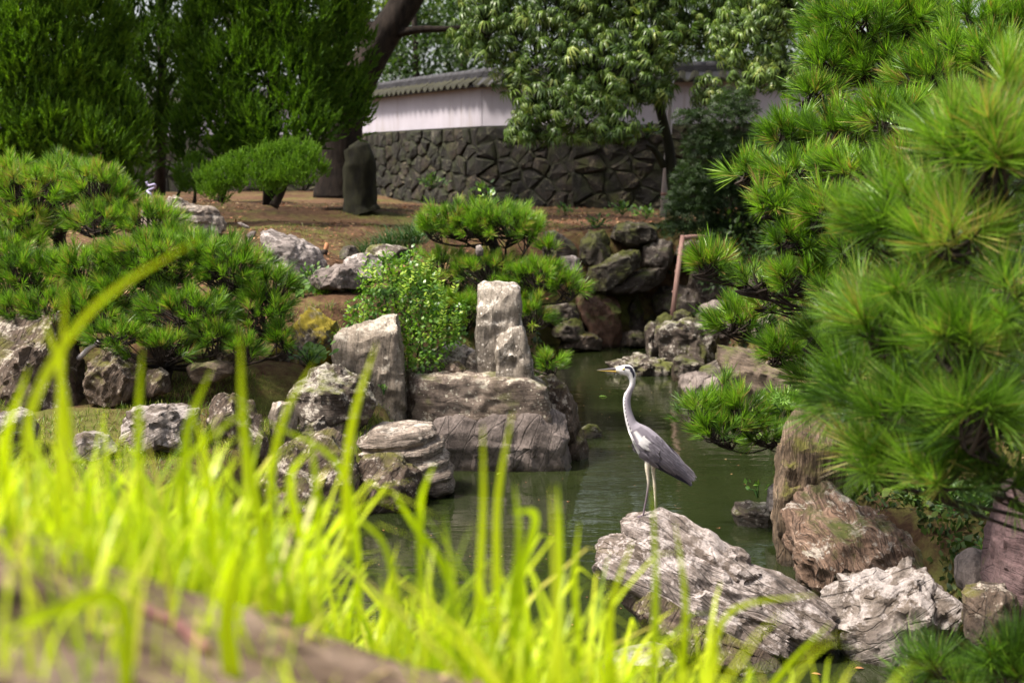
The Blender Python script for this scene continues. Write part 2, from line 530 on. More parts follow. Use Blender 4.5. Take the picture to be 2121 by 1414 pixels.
def ground_mat():
    m, nt = new_mat('earth')
    out = nd(nt, 'ShaderNodeOutputMaterial')
    geo = nd(nt, 'ShaderNodeNewGeometry')
    P = geo.outputs['Position']
    s = nd(nt, 'ShaderNodeSeparateXYZ', Vector=P)
    n1 = nd(nt, 'ShaderNodeTexNoise', Vector=P, Scale=0.7, Detail=7.0, Roughness=0.6).outputs['Fac']
    n2 = nd(nt, 'ShaderNodeTexNoise', Vector=P, Scale=9.0, Detail=8.0, Roughness=0.7).outputs['Fac']
    n3 = nd(nt, 'ShaderNodeTexNoise', Vector=P, Scale=60.0, Detail=5.0, Roughness=0.7).outputs['Fac']
    c = ramp(nt, mth(nt, 'ADD', mth(nt, 'MULTIPLY', n1, 0.45), mth(nt, 'MULTIPLY', n2, 0.55)),
             [(0.36, (0.034, 0.018, 0.010)), (0.5, (0.10, 0.054, 0.030)), (0.64, (0.185, 0.11, 0.063))])
    # the trodden bank in front is paler, dry soil
    n5 = nd(nt, 'ShaderNodeTexNoise', Vector=P, Scale=5.0, Detail=5.0, Roughness=0.6).outputs['Fac']
    dry = ramp(nt, mth(nt, 'ADD', mth(nt, 'MULTIPLY', n2, 0.5), mth(nt, 'MULTIPLY', n5, 0.5)), [(0.38, (0.05, 0.032, 0.02)), (0.46, (0.17, 0.115, 0.085)), (0.6, (0.31, 0.225, 0.18))])
    c = mix(nt, ramp(nt, mth(nt, 'MULTIPLY', s.outputs['Y'], 0.1), [(0.35, 1.0), (0.5, 0.0)]), c, dry)
    c = mix(nt, 0.5, c, ramp(nt, n3, [(0.3, 0.45), (0.7, 1.0)]), 'MULTIPLY')
    # moss and thin turf in patches
    g = nd(nt, 'ShaderNodeTexNoise', Vector=P, Scale=0.9, Detail=6.0, Roughness=0.65).outputs['Fac']
    lo = ramp(nt, s.outputs['Z'], [(0.55, 0.16), (1.0, 0.0)])
    gm = ramp(nt, mth(nt, 'ADD', mth(nt, 'MULTIPLY', g, 0.6), mth(nt, 'ADD', mth(nt, 'MULTIPLY', n2, 0.4), mth(nt, 'MULTIPLY', lo, 0.5))), [(0.50, 0.0), (0.62, 1.0)])
    ok = ramp(nt, mth(nt, 'MULTIPLY', s.outputs['Y'], 0.1), [(0.5, 0.0), (0.7, 1.0)])
    c = mix(nt, mth(nt, 'MULTIPLY', mth(nt, 'MULTIPLY', gm, ok), 0.65), c, mix(nt, n3, (0.05, 0.07, 0.012), (0.14, 0.17, 0.03)))
    h = mth(nt, 'ADD', n2, mth(nt, 'MULTIPLY', n3, 0.4))
    b = nd(nt, 'ShaderNodeBump', Height=h, Strength=0.7, Distance=0.04)
    p = nd(nt, 'ShaderNodeBsdfPrincipled', Base_Color=c, Roughness=0.95, Specular_IOR_Level=0.15, Normal=b.outputs[0])
    nt.links.new(p.outputs[0], out.inputs[0])
    return m

me = bpy.data.meshes.new('ground')
me.from_pydata(gv.tolist(), [], gf.tolist())
me.update()
ground = tag(link('ground', me, ground_mat(), None, True), 'brown earth bank and garden ground with thin moss around the pond', 'ground', kind='structure')

def water_mat():
    m, nt = new_mat('pond_water')
    out = nd(nt, 'ShaderNodeOutputMaterial')
    geo = nd(nt, 'ShaderNodeNewGeometry')
    mp = nd(nt, 'ShaderNodeMapping', Vector=geo.outputs['Position'], Scale=(1.0, 2.6, 1.0))
    r1 = nd(nt, 'ShaderNodeTexNoise', Vector=mp.outputs[0], Scale=2.2, Detail=2.0, Roughness=0.5, Distortion=0.6).outputs['Fac']
    mp2 = nd(nt, 'ShaderNodeMapping', Vector=geo.outputs['Position'], Scale=(1.0, 3.2, 1.0), Rotation=(0, 0, 0.2))
    r2 = nd(nt, 'ShaderNodeTexNoise', Vector=mp2.outputs[0], Scale=9.0, Detail=2.0, Roughness=0.5).outputs['Fac']
    calm = ramp(nt, nd(nt, 'ShaderNodeTexNoise', Vector=geo.outputs['Position'], Scale=0.55, Detail=2.0).outputs['Fac'], [(0.38, 0.25), (0.62, 1.0)])
    h = mth(nt, 'ADD', mth(nt, 'MULTIPLY', r1, 1.0), mth(nt, 'MULTIPLY', mth(nt, 'MULTIPLY', r2, calm), 0.34))
    b = nd(nt, 'ShaderNodeBump', Height=h, Strength=0.075, Distance=0.05)
    n = nd(nt, 'ShaderNodeTexNoise', Vector=geo.outputs['Position'], Scale=0.8, Detail=3.0).outputs['Fac']
    c = ramp(nt, n, [(0.35, (0.012, 0.017, 0.005)), (0.65, (0.019, 0.025, 0.008))])
    p = nd(nt, 'ShaderNodeBsdfPrincipled', Base_Color=c, Roughness=0.02, IOR=1.45, Specular_IOR_Level=0.6, Normal=b.outputs[0])
    nt.links.new(p.outputs[0], out.inputs[0])
    return m

wx = np.linspace(-4.5, 4.5, 2)
me = bpy.data.meshes.new('pond_water')
me.from_pydata([(-4.6, 4.6, 0), (4.2, 4.6, 0), (4.2, 21.6, 0), (-4.6, 21.6, 0)], [], [(0, 1, 2, 3)])
me.update()
tag(link('pond_water', me, water_mat()), 'still murky green pond water with faint ripples', 'water', kind='structure')

# ------------------------------------------------------------------ garden wall
M_STONE = rock_mat('wall_stone', (0.005, 0.004, 0.003), (0.015, 0.012, 0.010), (0.044, 0.035, 0.028), lichen=0.22, lcol=(0.17, 0.16, 0.12), lscale=12,
                   moss=0.34, mcol=(0.030, 0.036, 0.008), strata=0.2, scale=2.5, bump=0.7, wet=False, vary=0.55)
M_MORTAR = plain_mat('dark_earth_joint', (0.010, 0.010, 0.006), (0.026, 0.027, 0.014), 6, 0.95, 0.4)

def plaster_mat():
    m, nt = new_mat('lime_plaster')
    out = nd(nt, 'ShaderNodeOutputMaterial')
    tc = nd(nt, 'ShaderNodeTexCoord')
    P = tc.outputs['Object']
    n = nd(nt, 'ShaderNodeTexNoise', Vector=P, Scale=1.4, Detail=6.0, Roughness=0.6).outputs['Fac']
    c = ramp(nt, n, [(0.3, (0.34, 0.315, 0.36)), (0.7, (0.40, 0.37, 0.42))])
    mp = nd(nt, 'ShaderNodeMapping', Vector=P, Scale=(5.0, 5.0, 0.35))
    st = nd(nt, 'ShaderNodeTexNoise', Vector=mp.outputs[0], Scale=1.0, Detail=6.0, Roughness=0.7).outputs['Fac']
    z = nd(nt, 'ShaderNodeSeparateXYZ', Vector=P).outputs['Z']
    low = ramp(nt, z, [(0.0, 0.13), (0.55, 0.0)])
    pat = ramp(nt, nd(nt, 'ShaderNodeTexNoise', Vector=P, Scale=0.55, Detail=2.0).outputs['Fac'], [(0.45, 0.1), (0.65, 1.0)])
    f = mth(nt, 'MULTIPLY', ramp(nt, mth(nt, 'ADD', st, low), [(0.57, 0.0), (0.76, 1.0)]), pat)
    c = mix(nt, mth(nt, 'MULTIPLY', f, 0.7), c, (0.19, 0.15, 0.085))
    f2 = ramp(nt, st, [(0.27, 1.0), (0.36, 0.0)])
    c = mix(nt, mth(nt, 'MULTIPLY', f2, 0.12), c, (0.24, 0.21, 0.22))
    p = nd(nt, 'ShaderNodeBsdfPrincipled', Base_Color=c, Roughness=0.9, Specular_IOR_Level=0.2)
    nt.links.new(p.outputs[0], out.inputs[0])
    return m
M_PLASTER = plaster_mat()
M_TILE = plain_mat('grey_roof_tile', (0.020, 0.019, 0.022), (0.052, 0.050, 0.057), 3, 0.7, 0.3)
M_TILEMOSS = plain_mat('mossy_roof_tile', (0.016, 0.015, 0.011), (0.042, 0.040, 0.020), 4, 0.8, 0.4)

WALL = [(-15.5, 41.5), (-4.55, 38.6), (-2.35, 34.2), (-0.75, 31.4), (1.3, 30.0), (5.9, 29.0), (13.0, 28.6)]
Z_G, Z_P, Z_E, Z_R = 1.55, 3.43, 4.28, 4.66
wall = thing('garden_wall', 'white plastered garden wall on a dark fieldstone base with grey tiled coping', 'wall', (WALL[2][0], WALL[2][1], Z_G))
srng = random.Random(5)

def wall_segment(a, b, stones=True):
    a = np.array([*a, 0.0]); b = np.array([*b, 0.0])
    L = np.linalg.norm(b - a)
    e = (b - a) / L
    nrm = np.array([e[1], -e[0], 0.0])              # faces the pond
    W = lambda s, d, z: a + e * s + nrm * d + np.array([0, 0, z])
    def prism(name, prof, s0, s1, mat, smooth=False):
        A = Acc(); n = len(prof)
        A.add([W(s0, d, z) for d, z in prof] + [W(s1, d, z) for d, z in prof],
              [tuple(range(n))] + [tuple(range(n, 2 * n))[::-1]] + [(i, i + n, (i + 1) % n + n, (i + 1) % n) for i in range(n)])
        return A.build(name, mat, wall, smooth)
    prism('backing', [(0.02, Z_G - 0.4), (0.02, Z_P - 0.02), (-0.6, Z_P - 0.02), (-0.6, Z_G - 0.4)], 0, L, M_MORTAR)
    # plaster panel, meshed in its own local frame so that the stains follow its foot
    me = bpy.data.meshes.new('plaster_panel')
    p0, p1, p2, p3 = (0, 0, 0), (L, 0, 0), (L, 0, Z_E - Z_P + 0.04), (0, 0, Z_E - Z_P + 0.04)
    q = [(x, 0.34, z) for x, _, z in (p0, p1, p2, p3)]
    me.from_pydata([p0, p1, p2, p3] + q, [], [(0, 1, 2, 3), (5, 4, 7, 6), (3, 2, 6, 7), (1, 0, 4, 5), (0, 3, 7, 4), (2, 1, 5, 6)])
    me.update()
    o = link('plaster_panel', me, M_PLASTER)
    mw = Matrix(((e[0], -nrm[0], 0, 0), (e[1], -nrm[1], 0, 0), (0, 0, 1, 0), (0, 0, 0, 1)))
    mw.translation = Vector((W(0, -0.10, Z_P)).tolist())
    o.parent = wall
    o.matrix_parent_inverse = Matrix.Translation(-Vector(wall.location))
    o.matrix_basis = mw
    # coping: sloping tile bed, flat course tiles, ridge caps, scalloped eave tiles
    prism('tile_bed', [(0.16, Z_E - 0.015), (0.16, Z_E + 0.03), (-0.12, Z_E + 0.20), (-0.44, Z_E + 0.20), (-0.72, Z_E + 0.03), (-0.72, Z_E - 0.015)], 0, L, M_TILE)
    for k in range(3):
        prism('course_tile', [(-0.10 - 0.02 * k, Z_E + 0.19 + 0.05 * k), (-0.10 - 0.02 * k, Z_E + 0.228 + 0.05 * k), (-0.46 + 0.02 * k, Z_E + 0.228 + 0.05 * k), (-0.46 + 0.02 * k, Z_E + 0.19 + 0.05 * k)], 0, L, M_TILE)
    n = int(L / 0.32)
    cap = None
    for i in range(n):
        s = (i + 0.5) * L / n
        if cap is None:
            A = Acc(); m = 8; V = []; hl = L / n * 0.49
            for sgn in (-1, 1):
                for k in range(m + 1):
                    w = math.pi * k / m
                    V.append((sgn * hl, -0.095 * math.cos(w), 0.085 * math.sin(w)))
            F = [(k, k + 1, k + m + 2, k + m + 1) for k in range(m)] + [tuple(range(m + 1))[::-1], tuple(range(m + 1, 2 * m + 2))]
            cap = bpy.data.meshes.new('ridge_tile'); cap.from_pydata(V, [], F); cap.update(); cap.materials.append(M_TILE)
            et = bpy.data.meshes.new('eave_tile'); V = []
            for yy, zz in ((0.0, 0.0), (-0.36, 0.19)):
                for k in range(7):
                    w = k / 6
                    V.append(((w - 0.5) * 0.27, -yy, zz + 0.035 * math.cos(w * 2 * math.pi) + 0.02))
                    V.append(((w - 0.5) * 0.27, -yy, zz + 0.035 * math.cos(w * 2 * math.pi) - 0.012))
            F = []
            for k in range(6):
                F.append((2 * k, 2 * k + 2, 2 * k + 16, 2 * k + 14)); F.append((2 * k + 1, 2 * k + 15, 2 * k + 17, 2 * k + 3))
                F.append((2 * k, 2 * k + 1, 2 * k + 3, 2 * k + 2))
            et.from_pydata(V, [], F); et.update(); et.materials.append(M_TILEMOSS)
            cap.polygons.foreach_set('use_smooth', np.ones(len(cap.polygons), bool))
        o = link('ridge_tile', cap); o.parent = wall; o.matrix_parent_inverse = Matrix.Translation(-Vector(wall.location))
        mm = mw.copy(); mm.translation = Vector(W(s, -0.28, Z_E + 0.329 + srng.uniform(-.004, .004)).tolist()); o.matrix_basis = mm
    n = int(L / 0.275)
    for i in range(n):
        o = link('eave_tile', et); o.parent = wall; o.matrix_parent_inverse = Matrix.Translation(-Vector(wall.location))
        mm = mw.copy(); mm.translation = Vector(W((i + 0.5) * L / n, 0.20 + srng.uniform(-.012, .012), Z_E + 0.012).tolist()); o.matrix_basis = mm
    if not stones:
        return
    # fieldstones: rubble cells, each stone its own mesh
    dx, dz = (0.45, 0.34) if stones == 1 else (1.0, 0.6)
    z0, z1 = Z_G - 0.2, Z_P - 0.025
    rows = int(round((z1 - z0) / dz)); dz = (z1 - z0) / rows
    cols = int(round(L / dx)); dx_ = L / cols
    sites = []
    for r in range(rows):
        for c_ in range(cols):
            jx, jz = srng.uniform(-.46, .46), srng.uniform(-.42, .42)
            if r == rows - 1: jz = srng.uniform(-.08, .22)
            sites.append(((c_ + .5 + (.5 if r % 2 else 0) * .8 + jx) * dx_, z0 + (r + .5 + jz) * dz))
    for _ in range(int(len(sites) * .10)):
        sites.append((srng.uniform(0, L), srng.uniform(z0, z1 - .3)))
    S_ = np.array(sites)
    for i, (sx, sz_) in enumerate(sites):
        lo_, hi_ = max(-.05, sx - 1.2), min(L + .05, sx + 1.2)
        poly = [(lo_, z0), (hi_, z0), (hi_, z1), (lo_, z1)]
        if sx < 0 or sx > L: continue
        near = np.argsort(np.sum(((S_ - S_[i]) * [1, 1.25]) ** 2, 1))[1:15]
        for k in near:
            mx_, mz_ = (S_[k] + S_[i]) / 2
            nx_, nz_ = S_[k] - S_[i]
            nz_ *= 1.5
            out_ = []
            for q in range(len(poly)):
                a_, b_ = poly[q], poly[(q + 1) % len(poly)]
                da = (a_[0] - mx_) * nx_ + (a_[1] - mz_) * nz_; db = (b_[0] - mx_) * nx_ + (b_[1] - mz_) * nz_
                if da <= 0: out_.append(a_)
                if da * db < 0:
                    t_ = da / (da - db); out_.append((a_[0] + (b_[0] - a_[0]) * t_, a_[1] + (b_[1] - a_[1]) * t_))
            poly = out_
            if len(poly) < 3: break
        if len(poly) < 3: continue
        P = np.array(poly)
        cc = P.mean(0)
        if np.ptp(P[:, 0]) < .07 or np.ptp(P[:, 1]) < .07: continue
        rad_ = np.linalg.norm(P - cc, axis=1, keepdims=True)
        P = cc + (P - cc) * (1 - 0.006 / rad_)
        # break the straight edges
        Q = []
        for q in range(len(P)):
            a_, b_ = P[q], P[(q + 1) % len(P)]
            Q.append(cc + (a_ - cc) * srng.uniform(.95, 1.0))
            if np.linalg.norm(b_ - a_) > .12: Q.append((a_ + b_) / 2 + (np.array([srng.uniform(-.012, .012), srng.uniform(-.012, .012)])))
        P = np.array(Q)
        prou = srng.uniform(0.03, 0.10)
        m = len(P)
        V = [W(p[0], 0.0, p[1]) for p in P] + [W(p[0], prou * .7, p[1]) for p in cc + (P - cc) * 0.97]
        V += [W(p[0], prou + srng.uniform(-.025, .025), p[1]) for p in cc + (P - cc) * srng.uniform(.72, .90)]
        V += [W(cc[0] + srng.uniform(-.04, .04), prou + srng.uniform(0, .035), cc[1] + srng.uniform(-.04, .04))]
        V = np.array(V)
        cen = W(cc[0], 0.05, cc[1])
        F = []
        for r in (0, m):
            F += [(r + i2, r + (i2 + 1) % m, r + m + (i2 + 1) % m, r + m + i2) for i2 in range(m)]
        F += [(2 * m + i2, 2 * m + (i2 + 1) % m, 3 * m) for i2 in range(m)]
        sme = bpy.data.meshes.new('stone')
        sme.from_pydata((V - cen).tolist(), [], F); sme.update(); sme.materials.append(M_STONE)
        o = link('stone', sme, smooth=False)
        o.parent = wall
        o.location = (Vector(cen.tolist()) - Vector(wall.location))
        o.scale = (srng.uniform(.90, 1.0),) * 3
wall_segment(WALL[0], WALL[1], 2)
for k in (1, 2, 3, 4):
    wall_segment(WALL[k], WALL[k + 1], 1)
wall_segment(WALL[5], WALL[6], 2)

# ================================================================== ROCKS
def cube_sphere(n):
    V, F, idx = [], [], {}
    t = np.tan(np.linspace(-math.pi / 4, math.pi / 4, n + 1))
    def vid(p):
        k = tuple(np.round(p, 5))
        if k not in idx:
            idx[k] = len(V); V.append(p)
        return idx[k]
    for ax in range(3):
        for sg in (-1, 1):
            g = [[None] * (n + 1) for _ in range(n + 1)]
            for i in range(n + 1):
                for j in range(n + 1):
                    p = [0, 0, 0]
                    p[ax] = sg; p[(ax + 1) % 3] = t[i] * sg; p[(ax + 2) % 3] = t[j]
                    g[i][j] = vid(tuple(p))
            for i in range(n):
                for j in range(n):
                    F.append((g[i][j], g[i + 1][j], g[i + 1][j + 1], g[i][j + 1]))
    V = np.array(V, float)
    return V / np.linalg.norm(V, axis=1, keepdims=True), F
_cs = {}

def radial(poly, th):
    """Distance from the origin to polygon poly along each angle."""
    r = np.full(len(th), 1e-3)
    d = np.stack([np.cos(th), np.sin(th)], 1)
    n = len(poly)
    for i in range(n):
        a, b = poly[i], poly[(i + 1) % n]
        e = b - a
        den = d[:, 0] * e[1] - d[:, 1] * e[0]
        with np.errstate(divide='ignore', invalid='ignore'):
            t = (a[0] * e[1] - a[1] * e[0]) / den
            s = (a[0] * d[:, 1] - a[1] * d[:, 0]) / den
        ok = (np.abs(den) > 1e-9) & (s >= -1e-6) & (s <= 1 + 1e-6) & (t > 0)
        r = np.where(ok, np.maximum(r, t), r)
    return r

def rock(label, pts, Y, depth, mat, name='rock', res=16, box=3.0, lean=0.0, amp=0.05, freq=3.0, strata=0.0, sdir=(0, 0, 1), sfreq=14,
         cuts=5, sink=0.3, seed=None, parent=None, group=None, cat='rock', ctr=None, yaw=0.0, sharp=28, swirl=0.0, tilt=0.0, rough=1.0):
    seed = seed if seed is not None else abs(hash((pts[0], pts[1], len(pts)))) % 9999
    g = random.Random(seed)
    # the outline lies in a plane through its middle; tilt leans that plane back from upright
    mid_px = ctr if ctr is not None else (np.mean([q[0] for q in pts]), np.mean([q[1] for q in pts]))
    C0 = at(*mid_px, Y)
    ct, st = math.cos(tilt), math.sin(tilt)
    nrm_ = np.array([0, ct, -st]); upv = np.array([0, st, ct])
    eye = np.array([0, 0, EYE])
    P2 = []
    for x_, y_ in pts:
        d_ = at(x_, y_, 1.0) - eye
        q_ = eye + d_ * (nrm_ @ (C0 - eye)) / (nrm_ @ d_) - C0
        P2.append((q_[0], q_ @ upv))
    P2 = np.array(P2)
    x, z = P2[:, 0], P2[:, 1]
    x2, z2 = np.roll(x, -1), np.roll(z, -1)
    cr = x * z2 - x2 * z
    A = cr.sum() / 2
    c = np.array([((x + x2) * cr).sum(), ((z + z2) * cr).sum()]) / (6 * A)
    if ctr is not None:
        c = np.zeros(2)
    poly = P2 - c
    size = math.sqrt(abs(A))
    if res not in _cs:
        _cs[res] = cube_sphere(res)
    D, F = _cs[res]
    th = np.arctan2(D[:, 2], D[:, 0])
    ew, eU = np.linalg.eigh(poly.T @ poly / len(poly))
    Mx = eU @ np.diag(np.sqrt(ew) / np.sqrt(np.sqrt(ew[0] * ew[1])))      # evens out long outlines before sampling
    rr = radial(poly @ np.linalg.inv(Mx).T, th)
    s = np.sqrt(D[:, 0] ** 2 + D[:, 2] ** 2)
    cy = np.abs(D[:, 1])
    k = (s ** box + cy ** box) ** (-1.0 / box)
    xz = np.stack([rr * s * k * np.cos(th), rr * s * k * np.sin(th)], 1) @ Mx.T
    p = np.stack([xz[:, 0], np.sign(D[:, 1]) * cy * k * depth / 2, xz[:, 1]], 1)
    # sheared faces: the top leans away from the viewer
    p[:, 1] += lean * p[:, 2]
    # facets
    for i in range(cuts):
        n = np.array([g.uniform(-1, 1), -g.uniform(0.25, 1.0), g.uniform(-0.3, 1.0)])
        n /= np.linalg.norm(n)
        h = (p @ n).max()
        d = h * g.uniform(0.66, 0.92)
        over = np.maximum(0, p @ n - d)
        p -= over[:, None] * n * 0.92
    out = unit(p)
    f = freq / max(size, 0.05)
    n1 = fbm(p * f + seed, 4, seed) - 0.5
    n2 = np.abs(fbm(p * f * 0.6 + seed * 2, 3, seed + 5) - 0.5)
    p += out * ((n1 * 1.3 - n2 * 1.1) * amp * 2 * size)[:, None]
    # chipped relief: ridges and pits at hand size
    n3 = np.abs(fbm(p * 7 + seed * 3, 3, seed + 11) - 0.5) * 2
    n4 = fbm(p * 19 + seed, 2, seed + 12) - 0.5
    p += out * ((0.30 - n3) * 0.075 * rough * min(1, amp / .03 + .35) + n4 * 0.02 * rough)[:, None] * min(1.0, size / .35)
    # fracture ledges
    t5 = fbm(p * 4.5 / max(size, .3) + seed * 5, 3, seed + 21) * 9
    fr = t5 - np.floor(t5)
    st5 = (np.floor(t5) + np.clip((fr - .5) * 4 + .5, 0, 1)) / 9
    p += out * ((st5 - .5) * .16 * size * min(1, rough) * min(1, amp / .02))[:, None]
    if strata:
        sd = np.array(sdir, float); sd /= np.linalg.norm(sd)
        wob = fbm(p * f * 0.5 + 9, 3, seed + 3)
        if swirl:
            wob = wob + swirl * np.sin(p[:, 0] / size * 4 + 1.5 * p[:, 2] / size)
        u = (p @ sd) / size * sfreq + wob * 3
        l = vnoise(np.stack([u, wob * 1.5, u * 0], 1), seed) - 0.5
        l = np.sign(l) * np.minimum(np.abs(l) * 2.2, 0.5)
        p += out * (l * strata * size)[:, None]
    if yaw:
        ca, sa = math.cos(yaw), math.sin(yaw)
        p[:, 0], p[:, 1] = p[:, 0] * ca - p[:, 1] * sa, p[:, 0] * sa + p[:, 1] * ca
    lo = p[:, 2] < 0
    p[lo, 2] *= (1 + sink)
    me = bpy.data.meshes.new(name)
    me.from_pydata(p.tolist(), [], F)
    me.update()
    me.polygons.foreach_set('use_smooth', np.ones(len(F), bool))
    me.set_sharp_from_angle(angle=R(sharp))
    o = link(name, me, mat)
    loc = Vector((C0 + np.array([c[0], 0, 0]) + upv * c[1]).tolist())
    o.rotation_euler.x = -tilt
    if parent is not None:
        o.parent = parent
        o.location = loc - Vector(parent.location)
    else:
        o.location = loc
        tag(o, label, cat, group)
    return o

def Yw(py):
    """Distance of the water seen at photo row py."""
    v = (707.0 - py) / FPX
    return EYE * (CP + v * SP) / (SP - v * CP)

GREY = rock_mat('pale_grey_rock', (0.07, 0.06, 0.058), (0.20, 0.18, 0.178), (0.36, 0.335, 0.335), lichen=0.10, lcol=(0.55, 0.52, 0.53), strata=0.5, bump=0.7, scale=3)
SLAB = rock_mat('layered_grey_rock', (0.05, 0.04, 0.035), (0.185, 0.16, 0.152), (0.40, 0.37, 0.372), lichen=0.22, lcol=(0.55, 0.52, 0.535), strata=0.65,
                srot=(0, R(-35), 0), sfreq=10, bump=0.9, scale=3.2, contrast=0.16, side=0.35)
LICH = rock_mat('lichened_grey_stone', (0.11, 0.095, 0.078), (0.24, 0.212, 0.18), (0.37, 0.335, 0.295), lichen=0.22, lcol=(0.55, 0.54, 0.49), lscale=20, strata=0.45,
                srot=(0, R(86), 0), sfreq=9, bump=0.45, scale=3.5, contrast=0.2)
SPOT = rock_mat('spotted_grey_stone', (0.11, 0.098, 0.082), (0.225, 0.205, 0.18), (0.34, 0.315, 0.28), lichen=0.26, lcol=(0.62, 0.61, 0.58), lscale=26, strata=0.4,
                srot=(0, R(88), 0), sfreq=8, bump=0.5, scale=3.5, speck=0.3)
BLOCK = rock_mat('speckled_brown_stone', (0.065, 0.050, 0.042), (0.165, 0.134, 0.115), (0.26, 0.222, 0.195), lichen=0.2, lcol=(0.5, 0.49, 0.42), lscale=24, strata=0.08,
                 bump=0.4, scale=3, speck=0.35, moss=0.05, mcol=(0.13, 0.14, 0.05), side=0.4)
BASE = rock_mat('smooth_mauve_stone', (0.085, 0.07, 0.066), (0.19, 0.165, 0.16), (0.30, 0.27, 0.265), lichen=0.0, strata=0.35, srot=(0, R(70), 0), sfreq=5, bump=0.7, scale=3)
DARK = rock_mat('dark_lichened_rock', (0.035, 0.027, 0.022), (0.085, 0.068, 0.057), (0.16, 0.14, 0.125), lichen=0.24, lcol=(0.55, 0.54, 0.50), lscale=15, strata=0.3, moss=0.12,
                mcol=(0.13, 0.15, 0.03), bump=0.9, scale=4)
BROWN = rock_mat('brown_layered_rock', (0.03, 0.021, 0.016), (0.09, 0.066, 0.05), (0.20, 0.16, 0.135), lichen=0.03, lcol=(0.55, 0.52, 0.47), strata=0.6, srot=(0, R(60), 0), sfreq=9,
                 moss=0.06, mcol=(0.12, 0.12, 0.02), bump=0.9, scale=4)
PALE = rock_mat('pale_striated_rock', (0.07, 0.056, 0.046), (0.29, 0.25, 0.22), (0.50, 0.45, 0.41), lichen=0.06, strata=0.75, srot=(0, R(8), 0), sfreq=16, bump=1.0, scale=3, contrast=0.15)
WHITE = rock_mat('white_crusted_rock', (0.055, 0.045, 0.04), (0.165, 0.145, 0.135), (0.34, 0.32, 0.315), lichen=0.30, lcol=(0.47, 0.45, 0.46), lscale=10, strata=0.55, srot=(0, R(25), 0), sfreq=7,
                 bump=1.0, scale=3.2, contrast=0.16, side=0.5)
WOODY = rock_mat('wood_grained_rock', (0.045, 0.031, 0.019), (0.16, 0.118, 0.080), (0.33, 0.26, 0.20), lichen=0.0, strata=0.8, srot=(0, R(84), 0), sfreq=20, moss=0.10,
                 mcol=(0.15, 0.15, 0.03), bump=1.0, scale=3, contrast=0.15)
SWIRL = rock_mat('swirl_grained_rock', (0.055, 0.032, 0.022), (0.21, 0.142, 0.105), (0.40, 0.30, 0.245), lichen=0.02, strata=0.75, srot=(0, R(118), 0), sfreq=15, moss=0.03, bump=1.0, scale=3, contrast=0.16, warp=0.5)
MOSSY = rock_mat('mossy_dark_rock', (0.022, 0.018, 0.013), (0.06, 0.05, 0.038), (0.125, 0.11, 0.09), lichen=0.1, lcol=(0.35, 0.34, 0.28), strata=0.3, moss=0.32, mcol=(0.10, 0.115, 0.018), bump=0.9, scale=3, rough=0.7)
YMOSS = rock_mat('yellow_mossed_rock', (0.05, 0.04, 0.035), (0.15, 0.13, 0.12), (0.33, 0.3, 0.29), lichen=0.1, strata=0.6, srot=(0, R(-60), 0), sfreq=10, moss=0.5, mcol=(0.26, 0.22, 0.012), bump=0.8, scale=3)
GROT = rock_mat('dark_grotto_rock', (0.02, 0.015, 0.012), (0.055, 0.042, 0.034), (0.12, 0.098, 0.082), lichen=0.05, lcol=(0.3, 0.28, 0.25), strata=0.4, moss=0.1, bump=0.7, scale=2.2, rough=0.6)  # dark tones all over, roughness set below the other rocks
RUST = rock_mat('rusty_brown_rock', (0.035, 0.018, 0.012), (0.085, 0.046, 0.03), (0.15, 0.085, 0.055), lichen=0.0, strata=0.2, moss=0.16, bump=0.4, scale=2.2, rough=0.75)
PURP = rock_mat('purple_tinted_rock', (0.045, 0.028, 0.030), (0.10, 0.065, 0.072), (0.17, 0.12, 0.127), lichen=0.0, strata=0.3, moss=0.03, bump=0.6, scale=3)
TAN = rock_mat('tan_banded_rock', (0.06, 0.045, 0.033), (0.135, 0.106, 0.082), (0.215, 0.175, 0.145), lichen=0.0, strata=0.6, srot=(0, R(-12), 0), sfreq=9, moss=0.05, bump=0.5, scale=2.4)

# --- islet of upright stones in the middle of the pond
rock('tall upright grey lichened slab with a sloping top, in front of the leafy shrub',
     [(690, 712), (700, 690), (742, 668), (782, 660), (800, 652), (822, 654), (830, 700), (836, 790), (843, 890), (760, 890), (705, 860), (688, 790)], 11.75, 0.34, LICH,
     res=38, box=7, lean=0.05, amp=0.016, strata=0.012, sdir=(1, 0, .06), sfreq=12, cuts=2, seed=11, rough=.75, name='standing_stone', cat='standing stone', sink=.1)
pil = thing('standing_stone', 'tall white-spotted grey stone pillar with a lower step on its side', 'standing stone', at(1040, 800, 12.1))
rock(None, [(988, 640), (990, 592), (1002, 586), (1030, 586), (1072, 589), (1078, 600), (1079, 670), (1082, 760), (1080, 800), (1000, 800), (992, 760), (986, 690)], 12.1, 0.33, SPOT,
     name='shaft', res=36, box=9, amp=0.014, strata=0.012, sdir=(1, 0, 0), sfreq=8, cuts=2, seed=21, rough=.75, parent=pil, sink=.15, ctr=(1035, 690))
rock(None, [(1030, 690), (1042, 676), (1078, 673), (1086, 684), (1096, 735), (1108, 785), (1110, 815), (1035, 815), (1028, 745)], 11.95, 0.30, SPOT,
     name='step', res=26, box=8, amp=0.016, strata=0.012, sdir=(1, 0, 0), sfreq=7, cuts=2, seed=22, rough=.75, parent=pil, sink=.15)
blk = thing('stone_block', 'long speckled brown stone block standing in the pond under the pillar', 'rock', at(1010, 985, 11.8))
rock(None, [(838, 772), (900, 769), (1000, 773), (1090, 777), (1128, 798), (1140, 850), (1150, 890), (1130, 905), (900, 905), (842, 900), (836, 840)], 11.95, 0.55, BLOCK,
     name='upper_block', res=40, box=12, amp=0.015, cuts=1, seed=31, rough=.75, parent=blk, sink=0.1, ctr=(990, 840), lean=0.0)
